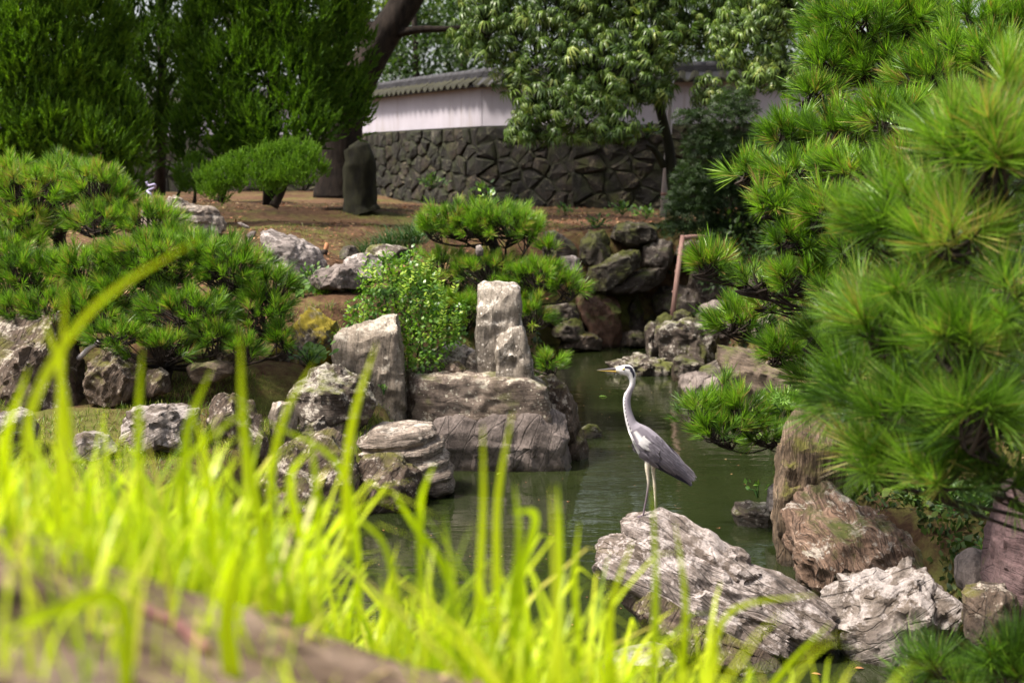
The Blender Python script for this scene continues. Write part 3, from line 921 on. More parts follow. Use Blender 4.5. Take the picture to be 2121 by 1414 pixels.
rock(None, [(872, 900), (900, 846), (1050, 842), (1120, 850), (1168, 866), (1178, 900), (1172, 930), (1186, 962), (1188, 990), (1060, 992), (930, 994), (895, 970)], 11.92, 0.62, BASE,
     name='foot_ledge', res=34, box=6, amp=0.022, strata=0.03, sdir=(1, 0, .2), sfreq=8, cuts=3, seed=32, rough=.7, parent=blk, sink=0.5, ctr=(1040, 935), lean=0.06)
rock('round-shouldered brown boulder at the right end of the speckled block', [(1105, 800), (1118, 782), (1142, 780), (1170, 800), (1190, 838), (1200, 880), (1198, 905), (1120, 900)], 12.35, 0.5, BROWN, res=20, box=3.2, amp=0.03, strata=0.02, sdir=(1, 0, .2), cuts=2, seed=41)
rock('low brown waterline boulder below the round-shouldered one', [(1170, 880), (1200, 878), (1216, 925), (1218, 948), (1185, 958), (1165, 940)], 12.3, 0.5, BROWN, res=14, box=3.5, amp=0.02, seed=42, sink=.6)
rock('small dark rock breaking the water beside the islet', [(1203, 890), (1222, 878), (1236, 882), (1248, 894), (1240, 900), (1205, 903)], 13.2, 0.25, DARK, res=10, amp=0.08, seed=43, sink=1)
rock('jagged pale rock nestled between the shrub and the pillar', [(888, 740), (895, 722), (915, 710), (950, 707), (975, 722), (1000, 745), (985, 765), (930, 772), (895, 765)], 12.35, 0.4, WHITE, res=20, box=2.6, amp=0.07, strata=0.05, sdir=(.3, 0, 1), cuts=6, seed=44)
rock('striped wedge of pale rock at the foot of the pillar', [(960, 760), (975, 735), (1005, 724), (1030, 735), (1038, 762), (1030, 780), (965, 780)], 12.15, 0.34, PALE, res=18, box=2.8, amp=0.05, strata=0.04, sdir=(.5, 0, 1), cuts=5, seed=45)
rock('small round dark stone on top of the speckled block', [(918, 768), (930, 752), (950, 748), (964, 760), (966, 776), (920, 778)], 12.0, 0.2, BROWN, res=12, box=2.6, amp=0.03, seed=46)
rock('flat little stone on the block beneath the shrub', [(860, 772), (880, 757), (905, 754), (920, 768), (918, 778), (862, 778)], 12.02, 0.2, DARK, res=12, amp=0.04, seed=47)

# --- left bank of the pond
rock('dark rounded boulder crusted with white lichen against the sloping slab', [(602, 818), (628, 786), (652, 766), (690, 760), (728, 772), (760, 795), (776, 828), (772, 850), (740, 872), (690, 880), (640, 872), (610, 850)], 11.0, 0.6, DARK, res=28, box=2.8, amp=0.05, freq=4, cuts=4, seed=51)
rock('knobbly mossy brown rock below the dark lichened boulder', [(610, 900), (640, 868), (690, 852), (722, 858), (732, 890), (728, 940), (700, 975), (640, 970), (612, 940)], 10.75, 0.5, DARK, res=26, box=2.6, amp=0.08, freq=5, strata=0.03, cuts=4, seed=52)
rock('pale rock of thin stacked layers lying beside the pond', [(738, 925), (752, 900), (790, 884), (850, 882), (892, 884), (915, 915), (932, 955), (937, 990), (915, 1004), (860, 985), (780, 975)], 10.9, 0.6, PALE, res=40, box=4.5, amp=0.010, rough=.5, strata=0.075, sdir=(-.12, 0, 1), sfreq=12, cuts=2, seed=53)
rock('dark brown blocky rock at the water in front of the pale layered one', [(733, 975), (760, 955), (800, 945), (835, 950), (868, 980), (876, 1015), (862, 1052), (800, 1068), (745, 1050)], 10.45, 0.55, BROWN, res=28, box=3.2, amp=0.05, freq=5, cuts=5, seed=54)
rock('big dark fissured rock behind the tall grass', [(520, 1040), (535, 985), (570, 935), (620, 905), (680, 905), (725, 935), (742, 985), (735, 1050), (680, 1080), (560, 1080)], 10.25, 0.7, BROWN, res=28, box=2.8, amp=0.07, freq=4, strata=0.04, sdir=(1, 0, .5), cuts=5, seed=55)
rock('short grey stump-shaped stone with a white cap', [(560, 860), (566, 838), (584, 832), (604, 840), (612, 870), (606, 905), (565, 905)], 10.6, 0.24, LICH, res=16, box=4, amp=0.03, strata=0.03, sdir=(1, 0, 0), sfreq=10, seed=56, sink=.4)
rock('brown fissured rock with a pale crown behind the grass', [(428, 860), (445, 826), (480, 818), (512, 835), (540, 880), (552, 930), (530, 970), (440, 970), (425, 910)], 10.3, 0.5, BROWN, res=24, box=2.7, amp=0.06, strata=0.03, sdir=(1, 0, .2), seed=57)
rock('lumpy white-crusted rock half hidden in bright grass', [(250, 885), (262, 855), (300, 843), (360, 842), (400, 852), (410, 880), (395, 915), (300, 920), (255, 910)], 10.0, 0.6, WHITE, res=26, box=2.6, amp=0.07, freq=5, seed=58, lean=.3)
rock('little brown and white rock left of the lumpy white one', [(150, 925), (160, 900), (185, 895), (220, 905), (240, 930), (200, 945), (155, 945)], 9.7, 0.4, WHITE, res=14, amp=0.08, seed=59)
rock('pale lichened rock cut by the left picture edge', [(-30, 900), (-10, 862), (30, 850), (60, 862), (75, 905), (68, 950), (10, 965), (-30, 950)], 9.6, 0.5, WHITE, res=20, box=2.8, amp=0.04, seed=60)
rock('large dark angular rock below the pine at the left edge', [(-60, 700), (0, 660), (60, 650), (105, 655), (125, 690), (150, 760), (172, 830), (150, 865), (40, 870), (-60, 850)], 11.0, 0.9, BROWN, res=30, box=3, amp=0.04, strata=0.03, sdir=(1, 0, .5), cuts=5, seed=61, lean=.2)
rock('pink-brown knobbly boulder under the low pine branches', [(180, 790), (186, 750), (215, 728), (255, 726), (285, 745), (292, 780), (280, 815), (230, 825), (190, 818)], 10.9, 0.5, BROWN, res=24, box=2.7, amp=0.06, freq=5, seed=62)
rock('small dark rock beside the pink-brown knobbly boulder', [(300, 800), (308, 768), (330, 760), (348, 775), (350, 805), (320, 815)], 10.9, 0.3, BROWN, res=14, amp=0.06, seed=63)
rock('broken white rock seen through the middle of the low pine', [(240, 672), (246, 648), (262, 645), (275, 660), (300, 655), (312, 672), (300, 690), (250, 690)], 11.9, 0.4, WHITE, res=16, amp=0.1, seed=64)
rock('white angular rock under the right half of the low pine', [(365, 690), (372, 672), (395, 668), (418, 672), (440, 668), (450, 690), (430, 706), (380, 705)], 11.9, 0.4, WHITE, res=16, amp=0.1, seed=65)
rock('grey-pink broken rock at the foot of the low pine', [(428, 755), (436, 730), (456, 722), (470, 735), (490, 728), (498, 752), (480, 768), (440, 770)], 11.2, 0.35, BROWN, res=16, amp=0.1, seed=66)
rock('long smooth brown rock lying like a log under the pine', [(375, 770), (400, 752), (450, 746), (480, 752), (484, 770), (450, 785), (400, 788)], 11.0, 0.3, TAN, res=16, box=2.6, amp=0.02, seed=67)
rock('dark rock streaked with yellow moss left of the sloping slab', [(608, 745), (612, 680), (625, 650), (650, 642), (680, 658), (700, 690), (698, 740), (680, 765), (620, 765)], 12.0, 0.5, YMOSS, res=24, box=2.8, amp=0.05, strata=0.04, sdir=(1, 0, .6), seed=68)
rock('low yellow-mossed stone at the tip of the pine', [(560, 740), (575, 708), (600, 700), (615, 720), (612, 755), (570, 758)], 12.0, 0.35, YMOSS, res=14, amp=0.06, seed=69)
rock('big pale angular boulder at the edge of the garden terrace', [(540, 500), (538, 482), (560, 478), (590, 492), (625, 502), (662, 520), (672, 545), (665, 575), (600, 582), (570, 565), (556, 525)], 13.6, 0.6, GREY, res=26, box=4, amp=0.02, cuts=4, seed=70, lean=.35, sink=.2)
rock('flat scaly brown rock below the big angular boulder', [(630, 580), (655, 562), (690, 550), (725, 552), (748, 572), (745, 592), (640, 595)], 13.2, 0.5, BASE, res=18, amp=0.04, strata=0.03, sdir=(.3, 0, 1), seed=71)
rock('rounded blue-grey stone behind the top of the shrub', [(710, 560), (716, 538), (740, 525), (770, 530), (792, 548), (790, 575), (730, 582)], 13.5, 0.45, GREY, res=18, box=2.6, amp=0.03, seed=72)
rock('low dark stone on the terrace left of the rush clump', [(703, 525), (712, 512), (732, 510), (742, 522), (738, 532), (706, 533)], 14.8, 0.3, GROT, res=10, amp=0.04, seed=73)
rock('flat dark slab under the rush clump', [(758, 525), (770, 510), (800, 507), (845, 515), (860, 528), (840, 540), (765, 540)], 14.2, 0.5, DARK, res=16, amp=0.03, seed=74)
rock('broad pale rock of thin crumbly layers under the junipers', [(302, 425), (318, 416), (345, 418), (358, 410), (376, 414), (392, 422), (430, 428), (448, 440), (462, 470), (440, 480), (360, 480), (300, 470)], 16.6, 0.8, PALE, res=30, box=3, amp=0.03, strata=0.05, sdir=(.12, 0, 1), sfreq=15, seed=75, sink=.2)
rock('small grey stone on the bare earth near the pale layered rock', [(510, 488), (520, 480), (530, 479), (528, 488), (520, 494)], 15.8, 0.14, GREY, res=8, amp=0.05, seed=76, sink=0)
rock('thin grey stick-shaped stone lying on the bare earth', [(492, 462), (498, 460), (515, 469), (518, 473), (508, 473)], 17.5, 0.1, GREY, res=8, amp=0.03, seed=77, sink=0)
rock('white flecked stone at the corner of the low pine and big boulder', [(554, 572), (562, 560), (580, 560), (584, 575), (570, 580)], 13.2, 0.2, WHITE, res=10, amp=0.06, seed=78)

# --- dark grotto at the back of the pond
rock('flat mossy capstone at the top of the dark grotto', [(1265, 490), (1279, 466), (1300, 460), (1334, 463), (1361, 473), (1358, 492), (1310, 504)], 20.9, 0.9, MOSSY, res=20, box=2.8, amp=0.03, seed=81)
rock('hunched mossy boulder left of the mossy capstone', [(1202, 530), (1206, 500), (1222, 482), (1250, 478), (1264, 500), (1262, 530), (1235, 545)], 20.6, 0.8, MOSSY, res=20, amp=0.05, seed=82)
rock('long glossy dark boulder slanting across the grotto front', [(1212, 575), (1222, 555), (1250, 545), (1268, 532), (1290, 522), (1325, 518), (1332, 535), (1320, 556), (1298, 568), (1262, 590), (1222, 590)], 20.2, 0.9, MOSSY, res=24, box=2.8, amp=0.05, seed=83)
rock('dark slab bridging the grotto mouth', [(1222, 600), (1225, 592), (1265, 592), (1298, 572), (1335, 558), (1382, 553), (1380, 576), (1346, 596), (1298, 606), (1245, 608)], 20.5, 1.0, GROT, res=22, box=4, amp=0.02, seed=84, sink=0)
rock('dark boulder above the right of the bridging slab', [(1330, 545), (1332, 510), (1355, 495), (1388, 500), (1392, 535), (1375, 556), (1345, 556)], 20.8, 0.8, GROT, res=18, amp=0.04, seed=85)
rock('broad rusty brown boulder closing the left of the grotto', [(1196, 625), (1205, 612), (1240, 608), (1268, 612), (1282, 630), (1286, 690), (1280, 706), (1240, 706), (1218, 690), (1202, 650)], 20.2, 0.8, RUST, res=22, box=4, amp=0.02, seed=86, sink=.4)
rock('dark upright stone deep inside the grotto mouth', [(1284, 690), (1284, 620), (1300, 604), (1330, 606), (1334, 640), (1332, 700), (1290, 705)], 21.0, 0.6, GROT, res=14, box=5, amp=0.02, seed=87)
rock('dark boulder deep in the grotto behind the bamboo pole', [(1352, 620), (1366, 598), (1400, 592), (1450, 600), (1462, 630), (1440, 660), (1380, 665), (1356, 645)], 20.6, 0.7, GROT, res=16, amp=0.04, seed=88)
rock('low dark stone filling the back of the grotto', [(1320, 700), (1322, 650), (1350, 630), (1385, 650), (1388, 700)], 21.0, 0.6, GROT, res=14, amp=0.04, seed=89)
rock('dark shelf stone left of the rusty boulder', [(1128, 660), (1132, 635), (1160, 630), (1192, 632), (1200, 650), (1190, 668), (1140, 672)], 19.9, 0.7, GROT, res=16, box=3.4, amp=0.03, seed=90)
rock('flat grey-brown slab stepping down to the water', [(1145, 690), (1150, 668), (1190, 662), (1206, 670), (1212, 690), (1180, 702)], 19.6, 0.7, GROT, res=14, box=4, amp=0.02, seed=91)
rock('low rounded stone at the back waterline', [(1160, 712), (1168, 696), (1200, 687), (1230, 692), (1246, 704), (1240, 714)], 19.6, 0.6, BROWN, res=16, amp=0.03, seed=92, sink=.8)
rock('small broken stones at the waterline under the grotto', [(1284, 708), (1290, 690), (1315, 684), (1340, 692), (1340, 708)], 20.0, 0.5, GROT, res=14, amp=0.1, seed=93, sink=.8)
rock('dark grey triangular stone behind the middle pine', [(1125, 520), (1128, 485), (1148, 480), (1180, 500), (1196, 522), (1190, 545), (1140, 545)], 19.6, 0.7, GROT, res=16, box=3.5, amp=0.02, seed=94)
rock('pale flat stone on the slope by the middle pine', [(1160, 545), (1164, 532), (1190, 530), (1206, 545), (1204, 560), (1175, 562)], 19.2, 0.4, GREY, res=12, box=3, amp=0.03, seed=95)
rock('large pitted grey boulder at the foot of the bamboo pole', [(1358, 705), (1362, 680), (1385, 665), (1420, 662), (1455, 668), (1480, 690), (1486, 720), (1470, 745), (1420, 752), (1375, 742)], 18.2, 0.9, DARK, res=26, box=2.7, amp=0.05, freq=4, seed=96, sink=.5)
rock('knobbly dark stone left of the pitted grey boulder', [(1338, 700), (1336, 680), (1348, 668), (1360, 672), (1364, 720), (1350, 742), (1342, 730)], 18.4, 0.4, DARK, res=14, amp=0.12, seed=97, sink=.8)
rock('small mossy stone at the lower end of the bamboo pole', [(1356, 680), (1362, 658), (1380, 648), (1392, 655), (1390, 672)], 18.5, 0.4, MOSSY, res=12, amp=0.05, seed=98)
rock('pale-rimmed mossy stone on the pitted boulder', [(1392, 668), (1398, 648), (1414, 641), (1430, 648), (1436, 665), (1410, 672)], 18.3, 0.3, MOSSY, res=12, amp=0.06, seed=99, sink=0)
rock('low knobbly dark reef along the water', [(1250, 772), (1262, 752), (1290, 742), (1330, 738), (1370, 745), (1400, 752), (1405, 775), (1330, 785), (1270, 785)], 17.4, 0.6, DARK, res=24, box=2.4, amp=0.12, freq=6, seed=100, sink=.8)
rock('dark smooth block at the end of the knobbly reef', [(1395, 785), (1396, 745), (1412, 738), (1440, 744), (1456, 755), (1455, 788), (1420, 792)], 16.8, 0.5, GROT, res=16, box=5, amp=0.02, seed=101, sink=.5)
rock('pinkish cracked block at the waterline by the pine spray', [(1408, 800), (1410, 782), (1430, 774), (1465, 776), (1478, 790), (1474, 815), (1420, 820)], 15.9, 0.5, BASE, res=16, box=4, amp=0.03, seed=102, sink=.5)
rock('small pale pink stone beside the cracked block', [(1455, 812), (1462, 790), (1480, 778), (1492, 790), (1492, 815), (1465, 822)], 15.6, 0.35, BASE, res=12, box=2.6, amp=0.03, seed=103, sink=.5)
rock('sloping dark stone wedged behind the pink cracked block', [(1450, 772), (1456, 762), (1485, 748), (1510, 742), (1515, 775), (1470, 780)], 16.4, 0.5, GROT, res=12, amp=0.03, seed=104)
rock('massive tan banded boulder under the lower pine branches', [(1492, 740), (1495, 718), (1530, 722), (1580, 732), (1640, 740), (1720, 770), (1720, 815), (1640, 815), (1540, 812), (1500, 775)], 16.0, 1.0, TAN, res=26, box=4, amp=0.02, strata=0.02, sdir=(.2, 0, 1), seed=105, sink=.5)
rock('grey smooth boulder above the tan banded one', [(1450, 660), (1452, 636), (1475, 625), (1530, 628), (1540, 655), (1530, 680), (1470, 680)], 17.5, 0.6, BASE, res=18, box=2.8, amp=0.03, seed=106)
rock('narrow grey upright stone among the pine branches', [(1558, 680), (1562, 648), (1600, 645), (1604, 690), (1565, 695)], 16.8, 0.4, LICH, res=12, box=5, amp=0.02, seed=107)
rock('rough purple boulder glimpsed between pine branches', [(1605, 695), (1615, 672), (1650, 668), (1690, 680), (1700, 705), (1620, 712)], 16.0, 0.6, PURP, res=16, amp=0.03, seed=108)

rock('dark boulder on the bank right of the bamboo pole', [(1425, 600), (1432, 555), (1460, 530), (1510, 535), (1530, 570), (1520, 615), (1450, 625)], 20.4, 0.8, GROT, res=18, amp=0.04, seed=131)
rock('shaded boulder under the short pipe above the grotto', [(1400, 540), (1405, 510), (1430, 498), (1470, 505), (1480, 535), (1440, 552)], 20.9, 0.7, MOSSY, res=16, amp=0.04, seed=132)
rock('dark rounded boulder low behind the pitted grey one', [(1440, 700), (1445, 655), (1480, 640), (1520, 655), (1530, 700), (1480, 720)], 18.9, 0.7, GROT, res=16, amp=0.04, seed=133, sink=.6)
rock('broad shaded boulder between the pine branches and the grotto', [(1520, 640), (1525, 590), (1570, 570), (1640, 590), (1660, 640), (1600, 665)], 19.2, 0.9, GROT, res=18, amp=0.04, seed=134, sink=.6)
# --- right shore
rock('tall wood-grained standing rock rising from the water on the right', [(1608, 1040), (1612, 960), (1630, 880), (1652, 846), (1690, 838), (1730, 850), (1740, 960), (1735, 1080), (1700, 1215), (1665, 1215), (1625, 1195), (1606, 1120)], 8.9, 0.42, WOODY,
     res=34, box=3.2, amp=0.02, strata=0.035, sdir=(1, 0, .1), sfreq=16, cuts=3, seed=111, name='standing_stone', cat='standing stone', sink=.15)
rock('small dark fluted rock low in the water by the standing rock', [(1518, 1060), (1530, 1044), (1560, 1040), (1610, 1050), (1618, 1085), (1570, 1092), (1525, 1078)], 9.9, 0.3, DARK, res=20, box=2.6, amp=0.06, strata=0.04, sdir=(.3, 0, 1), seed=112, sink=.8)
rock('pale knob of rock behind the small dark fluted one', [(1590, 1045), (1592, 1018), (1604, 1004), (1616, 1012), (1616, 1050)], 9.7, 0.2, GREY, res=12, amp=0.06, seed=113, sink=.6)
rock('big swirling wood-grained boulder under the near pine', [(1630, 1075), (1640, 1030), (1680, 1012), (1740, 1016), (1790, 1060), (1850, 1075), (1920, 1110), (1975, 1160), (1990, 1215), (1960, 1262), (1860, 1270), (1730, 1262), (1672, 1215), (1636, 1140)], 8.35, 0.85, SWIRL,
     res=40, box=2.8, amp=0.035, strata=0.03, sdir=(.8, 0, .6), sfreq=13, swirl=1.2, cuts=4, seed=114, sink=.2)
rock('white rippled rock below the swirling boulder', [(1708, 1275), (1722, 1240), (1755, 1215), (1800, 1205), (1850, 1210), (1868, 1190), (1898, 1186), (1925, 1200), (1960, 1235), (1992, 1290), (2005, 1330), (1980, 1365), (1880, 1385), (1800, 1400), (1740, 1360), (1715, 1310)], 7.3, 0.7, WHITE,
     res=40, box=2.5, amp=0.06, freq=4.5, strata=0.05, sdir=(.4, 0, 1), sfreq=9, cuts=4, seed=115, lean=.25, sink=.35)
slab = thing('rock_slab', 'long slanting pale rock slab on which the heron stands', 'rock', at(1480, 1300, 7.15))
PL = dict(box=9, amp=0.016, rough=1.1, strata=0.055, sdir=(.45, .3, .84), sfreq=6, parent=slab, sink=0, freq=5, sharp=24)
rock(None, [(1298, 1086), (1304, 1064), (1330, 1063), (1346, 1072), (1372, 1073), (1420, 1096), (1450, 1118), (1530, 1158), (1620, 1198), (1692, 1230), (1716, 1258), (1714, 1310), (1640, 1300), (1560, 1262), (1470, 1216), (1390, 1170), (1304, 1132)],
     7.36, 0.26, SLAB, name='layer', res=44, tilt=R(40), cuts=3, seed=116, **PL)
rock(None, [(1236, 1112), (1240, 1090), (1262, 1081), (1300, 1098), (1350, 1118), (1400, 1146), (1470, 1192), (1560, 1240), (1650, 1276), (1722, 1300), (1724, 1348), (1640, 1336), (1540, 1296), (1440, 1246), (1350, 1204), (1280, 1180), (1243, 1150)],
     7.28, 0.30, SLAB, name='layer', res=44, tilt=R(32), cuts=3, seed=117, **PL)
rock(None, [(1238, 1178), (1250, 1152), (1300, 1160), (1360, 1186), (1450, 1232), (1560, 1288), (1650, 1320), (1722, 1336), (1712, 1372), (1620, 1372), (1520, 1345), (1420, 1296), (1330, 1248), (1262, 1212)],
     7.20, 0.34, SLAB, name='layer', res=40, tilt=R(26), cuts=3, seed=118, **PL)
rock(None, [(1280, 1222), (1330, 1226), (1400, 1262), (1480, 1310), (1570, 1350), (1660, 1370), (1640, 1398), (1520, 1402), (1420, 1362), (1330, 1290)],
     7.08, 0.40, BROWN, name='layer', res=34, tilt=R(24), cuts=3, seed=128, **PL)
rock('short smooth brown stone between the slab and the swirling boulder', [(1650, 1268), (1656, 1246), (1680, 1236), (1704, 1246), (1706, 1272), (1680, 1282)], 8.0, 0.2, BROWN, res=14, box=2.6, amp=0.02, seed=119, sink=.2)
rock('purple-brown rock cut by the right picture edge', [(2055, 1200), (2062, 1120), (2080, 1050), (2100, 1000), (2150, 990), (2180, 1100), (2180, 1240), (2100, 1250), (2066, 1235)], 7.2, 0.6, PURP, res=28, box=2.8, amp=0.04, cuts=4, seed=120, sink=.3)
rock('grey angular stone left of the purple-brown rock', [(1984, 1190), (1992, 1160), (2020, 1140), (2050, 1150), (2062, 1190), (2050, 1230), (2005, 1232)], 7.6, 0.35, BASE, res=16, box=3, amp=0.03, seed=121)
rock('layered brown rock under the grey angular stone', [(2000, 1260), (2012, 1225), (2050, 1212), (2090, 1222), (2110, 1265), (2090, 1310), (2010, 1300)], 6.9, 0.4, BROWN, res=20, box=2.8, amp=0.05, strata=0.04, sdir=(.2, 0, 1), seed=122, sink=.5)
rock('flat blue-grey slab stuck in the weedy slope', [(1970, 1130), (1985, 1112), (2030, 1104), (2052, 1112), (2050, 1132), (2010, 1142)], 8.2, 0.35, GREY, res=14, box=3.5, amp=0.02, seed=123, sink=.1)
rock('bright white stone at the water behind the low grass', [(1248, 1380), (1268, 1358), (1320, 1352), (1350, 1343), (1385, 1350), (1402, 1372), (1400, 1400), (1330, 1412), (1260, 1405)], 6.6, 0.35, WHITE, res=20, box=2.8, amp=0.05, seed=124, sink=.3)

# ================================================================== PLANTS
M_BARK = plain_mat('dark_pine_bark', (0.010, 0.007, 0.006), (0.045, 0.032, 0.025), 14, 0.9, 0.9, (1, 1, 0.35))
M_BARK2 = plain_mat('mossy_bark', (0.007, 0.006, 0.004), (0.030, 0.030, 0.013), 7, 0.9, 0.8, (1, 1, 0.4))
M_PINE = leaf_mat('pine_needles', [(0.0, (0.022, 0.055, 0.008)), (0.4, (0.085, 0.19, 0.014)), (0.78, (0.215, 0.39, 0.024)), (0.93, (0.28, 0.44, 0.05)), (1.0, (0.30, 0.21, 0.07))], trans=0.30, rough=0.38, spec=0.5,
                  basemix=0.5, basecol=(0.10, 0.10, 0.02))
M_PINE_N = leaf_mat('near_pine_needles', [(0.0, (0.022, 0.055, 0.008)), (0.45, (0.095, 0.20, 0.014)), (0.92, (0.26, 0.43, 0.05)), (1.0, (0.34, 0.27, 0.09))], trans=0.36, rough=0.36, spec=0.5)
M_JUN = leaf_mat('juniper_sprays', [(0.0, (0.012, 0.030, 0.004)), (0.45, (0.058, 0.135, 0.009)), (1.0, (0.17, 0.30, 0.016))], trans=0.28, rough=0.6, spec=0.2, tipmix=0.32, tipcol=(0.15, 0.25, 0.018))
M_JUN2 = leaf_mat('clipped_juniper', [(0.0, (0.05, 0.12, 0.010)), (0.5, (0.085, 0.19, 0.012)), (1.0, (0.15, 0.28, 0.02))], trans=0.25, rough=0.6, spec=0.25, tipmix=0.5, tipcol=(0.20, 0.33, 0.03))
M_OAK = leaf_mat('drooping_glossy_leaves', [(0.0, (0.028, 0.060, 0.010)), (0.5, (0.075, 0.13, 0.020)), (0.85, (0.15, 0.22, 0.04)), (1.0, (0.26, 0.30, 0.07))], trans=0.22, rough=0.42, spec=0.42)
M_MAPLE = leaf_mat('dark_maple_leaves', [(0.0, (0.015, 0.03, 0.010)), (1.0, (0.04, 0.075, 0.018))], trans=0.25, rough=0.5, spec=0.3)
M_BUSH = leaf_mat('bright_shrub_leaves', [(0.0, (0.03, 0.085, 0.014)), (0.45, (0.085, 0.19, 0.02)), (0.75, (0.19, 0.32, 0.03)), (1.0, (0.36, 0.44, 0.06))], trans=0.3, rough=0.35, spec=0.5)
M_FAR = leaf_mat('distant_leaves', [(0.0, (0.02, 0.042, 0.012)), (0.6, (0.05, 0.09, 0.018)), (0.9, (0.14, 0.19, 0.025)), (1.0, (0.26, 0.30, 0.03))], trans=0.35, rough=0.5, spec=0.3)
M_WEED = leaf_mat('weed_leaves', [(0.0, (0.03, 0.08, 0.015)), (0.6, (0.075, 0.16, 0.025)), (1.0, (0.16, 0.27, 0.04))], trans=0.3, rough=0.45, spec=0.4)
M_BIGLEAF = leaf_mat('round_leaves', [(0.0, (0.10, 0.20, 0.03)), (1.0, (0.17, 0.30, 0.05))], trans=0.25, rough=0.4, spec=0.4)
M_RUSH = leaf_mat('dark_rushes', [(0.0, (0.02, 0.05, 0.018)), (1.0, (0.06, 0.12, 0.035))], trans=0.2, rough=0.5, spec=0.3)

# ---- leaf and needle templates (Z along the axis, Y is the face normal)
def T(v, f, tip, var=None):
    """verts, triangles, base-to-tip value, colour offset of each needle or leaf"""
    return (np.array(v, float), np.array(f, int), np.array(tip, float), np.zeros(len(v)) if var is None else np.array(var, float))

def needle_tuft(n, spread, seed, width=0.022, stem=0.35):
    g = np.random.default_rng(seed)
    V, F, P, Q = [], [], [], []
    for i in range(n):
        th = g.uniform(0, 2 * math.pi)
        k = g.random() ** 0.75
        ph = spread * (0.12 + 0.88 * k)
        base = np.array([0, 0, stem * (1 - k) * g.uniform(0.4, 1.0)])
        d = np.array([math.sin(ph) * math.cos(th), math.sin(ph) * math.sin(th), math.cos(ph)])
        L = g.uniform(0.82, 1.08) * (1.0 - 0.2 * (1 - k))
        s = np.cross(d, g.normal(size=3)); s /= np.linalg.norm(s)
        w = width * g.uniform(0.8, 1.2)
        droop = np.array([0, 0, -0.05 * k])
        o = len(V)
        V += [base - s * w * .5, base + s * w * .5, base + d * L * 0.62 + s * w * 0.5 + droop * .3, base + d * L + droop]
        F += [(o, o + 1, o + 2), (o, o + 2, o + 3)]
        P += [0, 0, .6, 1]
        Q += [g.normal(0, .2) if g.random() > .022 else .9] * 4
    return T(V, F, P, Q)
TUFT = [needle_tuft(58, R(34 + 6 * (s % 5)), s, 0.030, 0.75) for s in range(10)]
TUFT_NEAR = [needle_tuft(112, R(38 + 7 * (s % 5)), 40 + s, 0.0135, 0.85) for s in range(10)]

def spray(seed, n=17):
    g = np.random.default_rng(seed)
    V, F, P, Q = [], [], [], []
    def tri(a, d, L, w, t0, t1):
        s = np.cross(d, g.normal(size=3)); s /= np.linalg.norm(s) + 1e-9
        o = len(V)
        V.extend([a - s * w, a + s * w, a + d * L]); F.append((o, o + 1, o + 2)); P.extend([t0, t0, t1]); Q.extend([g.normal(0, .12)] * 3)
    for i in range(n):
        t = (i + g.random()) / n
        th = g.uniform(0, 2 * math.pi)
        ang = R(g.uniform(18, 48)) * (1 - .5 * t)
        d = np.array([math.sin(ang) * math.cos(th), math.sin(ang) * math.sin(th), math.cos(ang)])
        tri(np.array([0, 0, t * 0.75]) + d * 0.02, d, g.uniform(.22, .36) * (1.15 - .6 * t), 0.062 * (1.1 - .5 * t), t * .5, .3 + .7 * t)
    tri(np.array([0, 0, .55]), np.array([0, 0, 1.0]), .5, .03, .6, 1)
    return T(V, F, P, Q)
SPRAY = [spray(s) for s in range(5)]

def droop_cluster(seed, n=11):
    g = np.random.default_rng(seed)
    V, F, P, Q = [], [], [], []
    for i in range(n):
        th = 2 * math.pi * (i + g.uniform(-.3, .3)) / n
        out = np.array([math.cos(th), math.sin(th), 0])
        s = np.array([-math.sin(th), math.cos(th), 0])
        L = g.uniform(.8, 1.15); w = g.uniform(.06, .09)
        lift = g.uniform(.0, .28); dr = g.uniform(.85, 1.35)
        o = len(V)
        q = [0.03 * out, out * .30 * L + np.array([0, 0, lift * .3]), out * .58 * L + np.array([0, 0, lift * .2 - dr * .28]), out * .72 * L + np.array([0, 0, -dr * .78])]
        tw = np.array([0, 0, g.uniform(-.05, .05)])
        V.extend([q[0], q[1] - s * w + tw, q[1] + s * w - tw, q[2] - s * w * .9 + tw, q[2] + s * w * .9 - tw, q[3]])
        F.extend([(o, o + 1, o + 2), (o + 1, o + 3, o + 4), (o + 1, o + 4, o + 2), (o + 3, o + 5, o + 4)])
        P.extend([0, .3, .3, .7, .7, 1]); Q.extend([g.normal(0, .15)] * 6)
    return T(V, F, P, Q)
DROOP = [droop_cluster(s) for s in range(6)]

LEAF = [T([(0, 0, 0), (-.26, .05, .35), (.26, .05, .35), (-.2, .02, .72), (.2, .02, .72), (0, -.08, 1)], [(0, 1, 2), (1, 3, 4), (1, 4, 2), (3, 5, 4)], [0, .3, .3, .7, .7, 1]),
        T([(0, 0, 0), (-.3, -.06, .45), (.3, -.06, .45), (0, -.02, 1)], [(0, 1, 2), (1, 3, 2)], [0, .5, .5, 1])]
STAR = [T(sum([[(0, 0, 0.0), (.5 * math.sin(a - .17), .03, .5 * math.cos(a - .17)), (math.sin(a) * l, -.05, math.cos(a) * l), (.5 * math.sin(a + .17), .03, .5 * math.cos(a + .17))] for a, l in ((-1.5, .6), (-.75, .85), (0, 1), (.75, .85), (1.5, .6))], []),
          sum([[(4 * k, 4 * k + 1, 4 * k + 2), (4 * k, 4 * k + 2, 4 * k + 3)] for k in range(5)], []), [0, .5, 1, .5] * 5)]

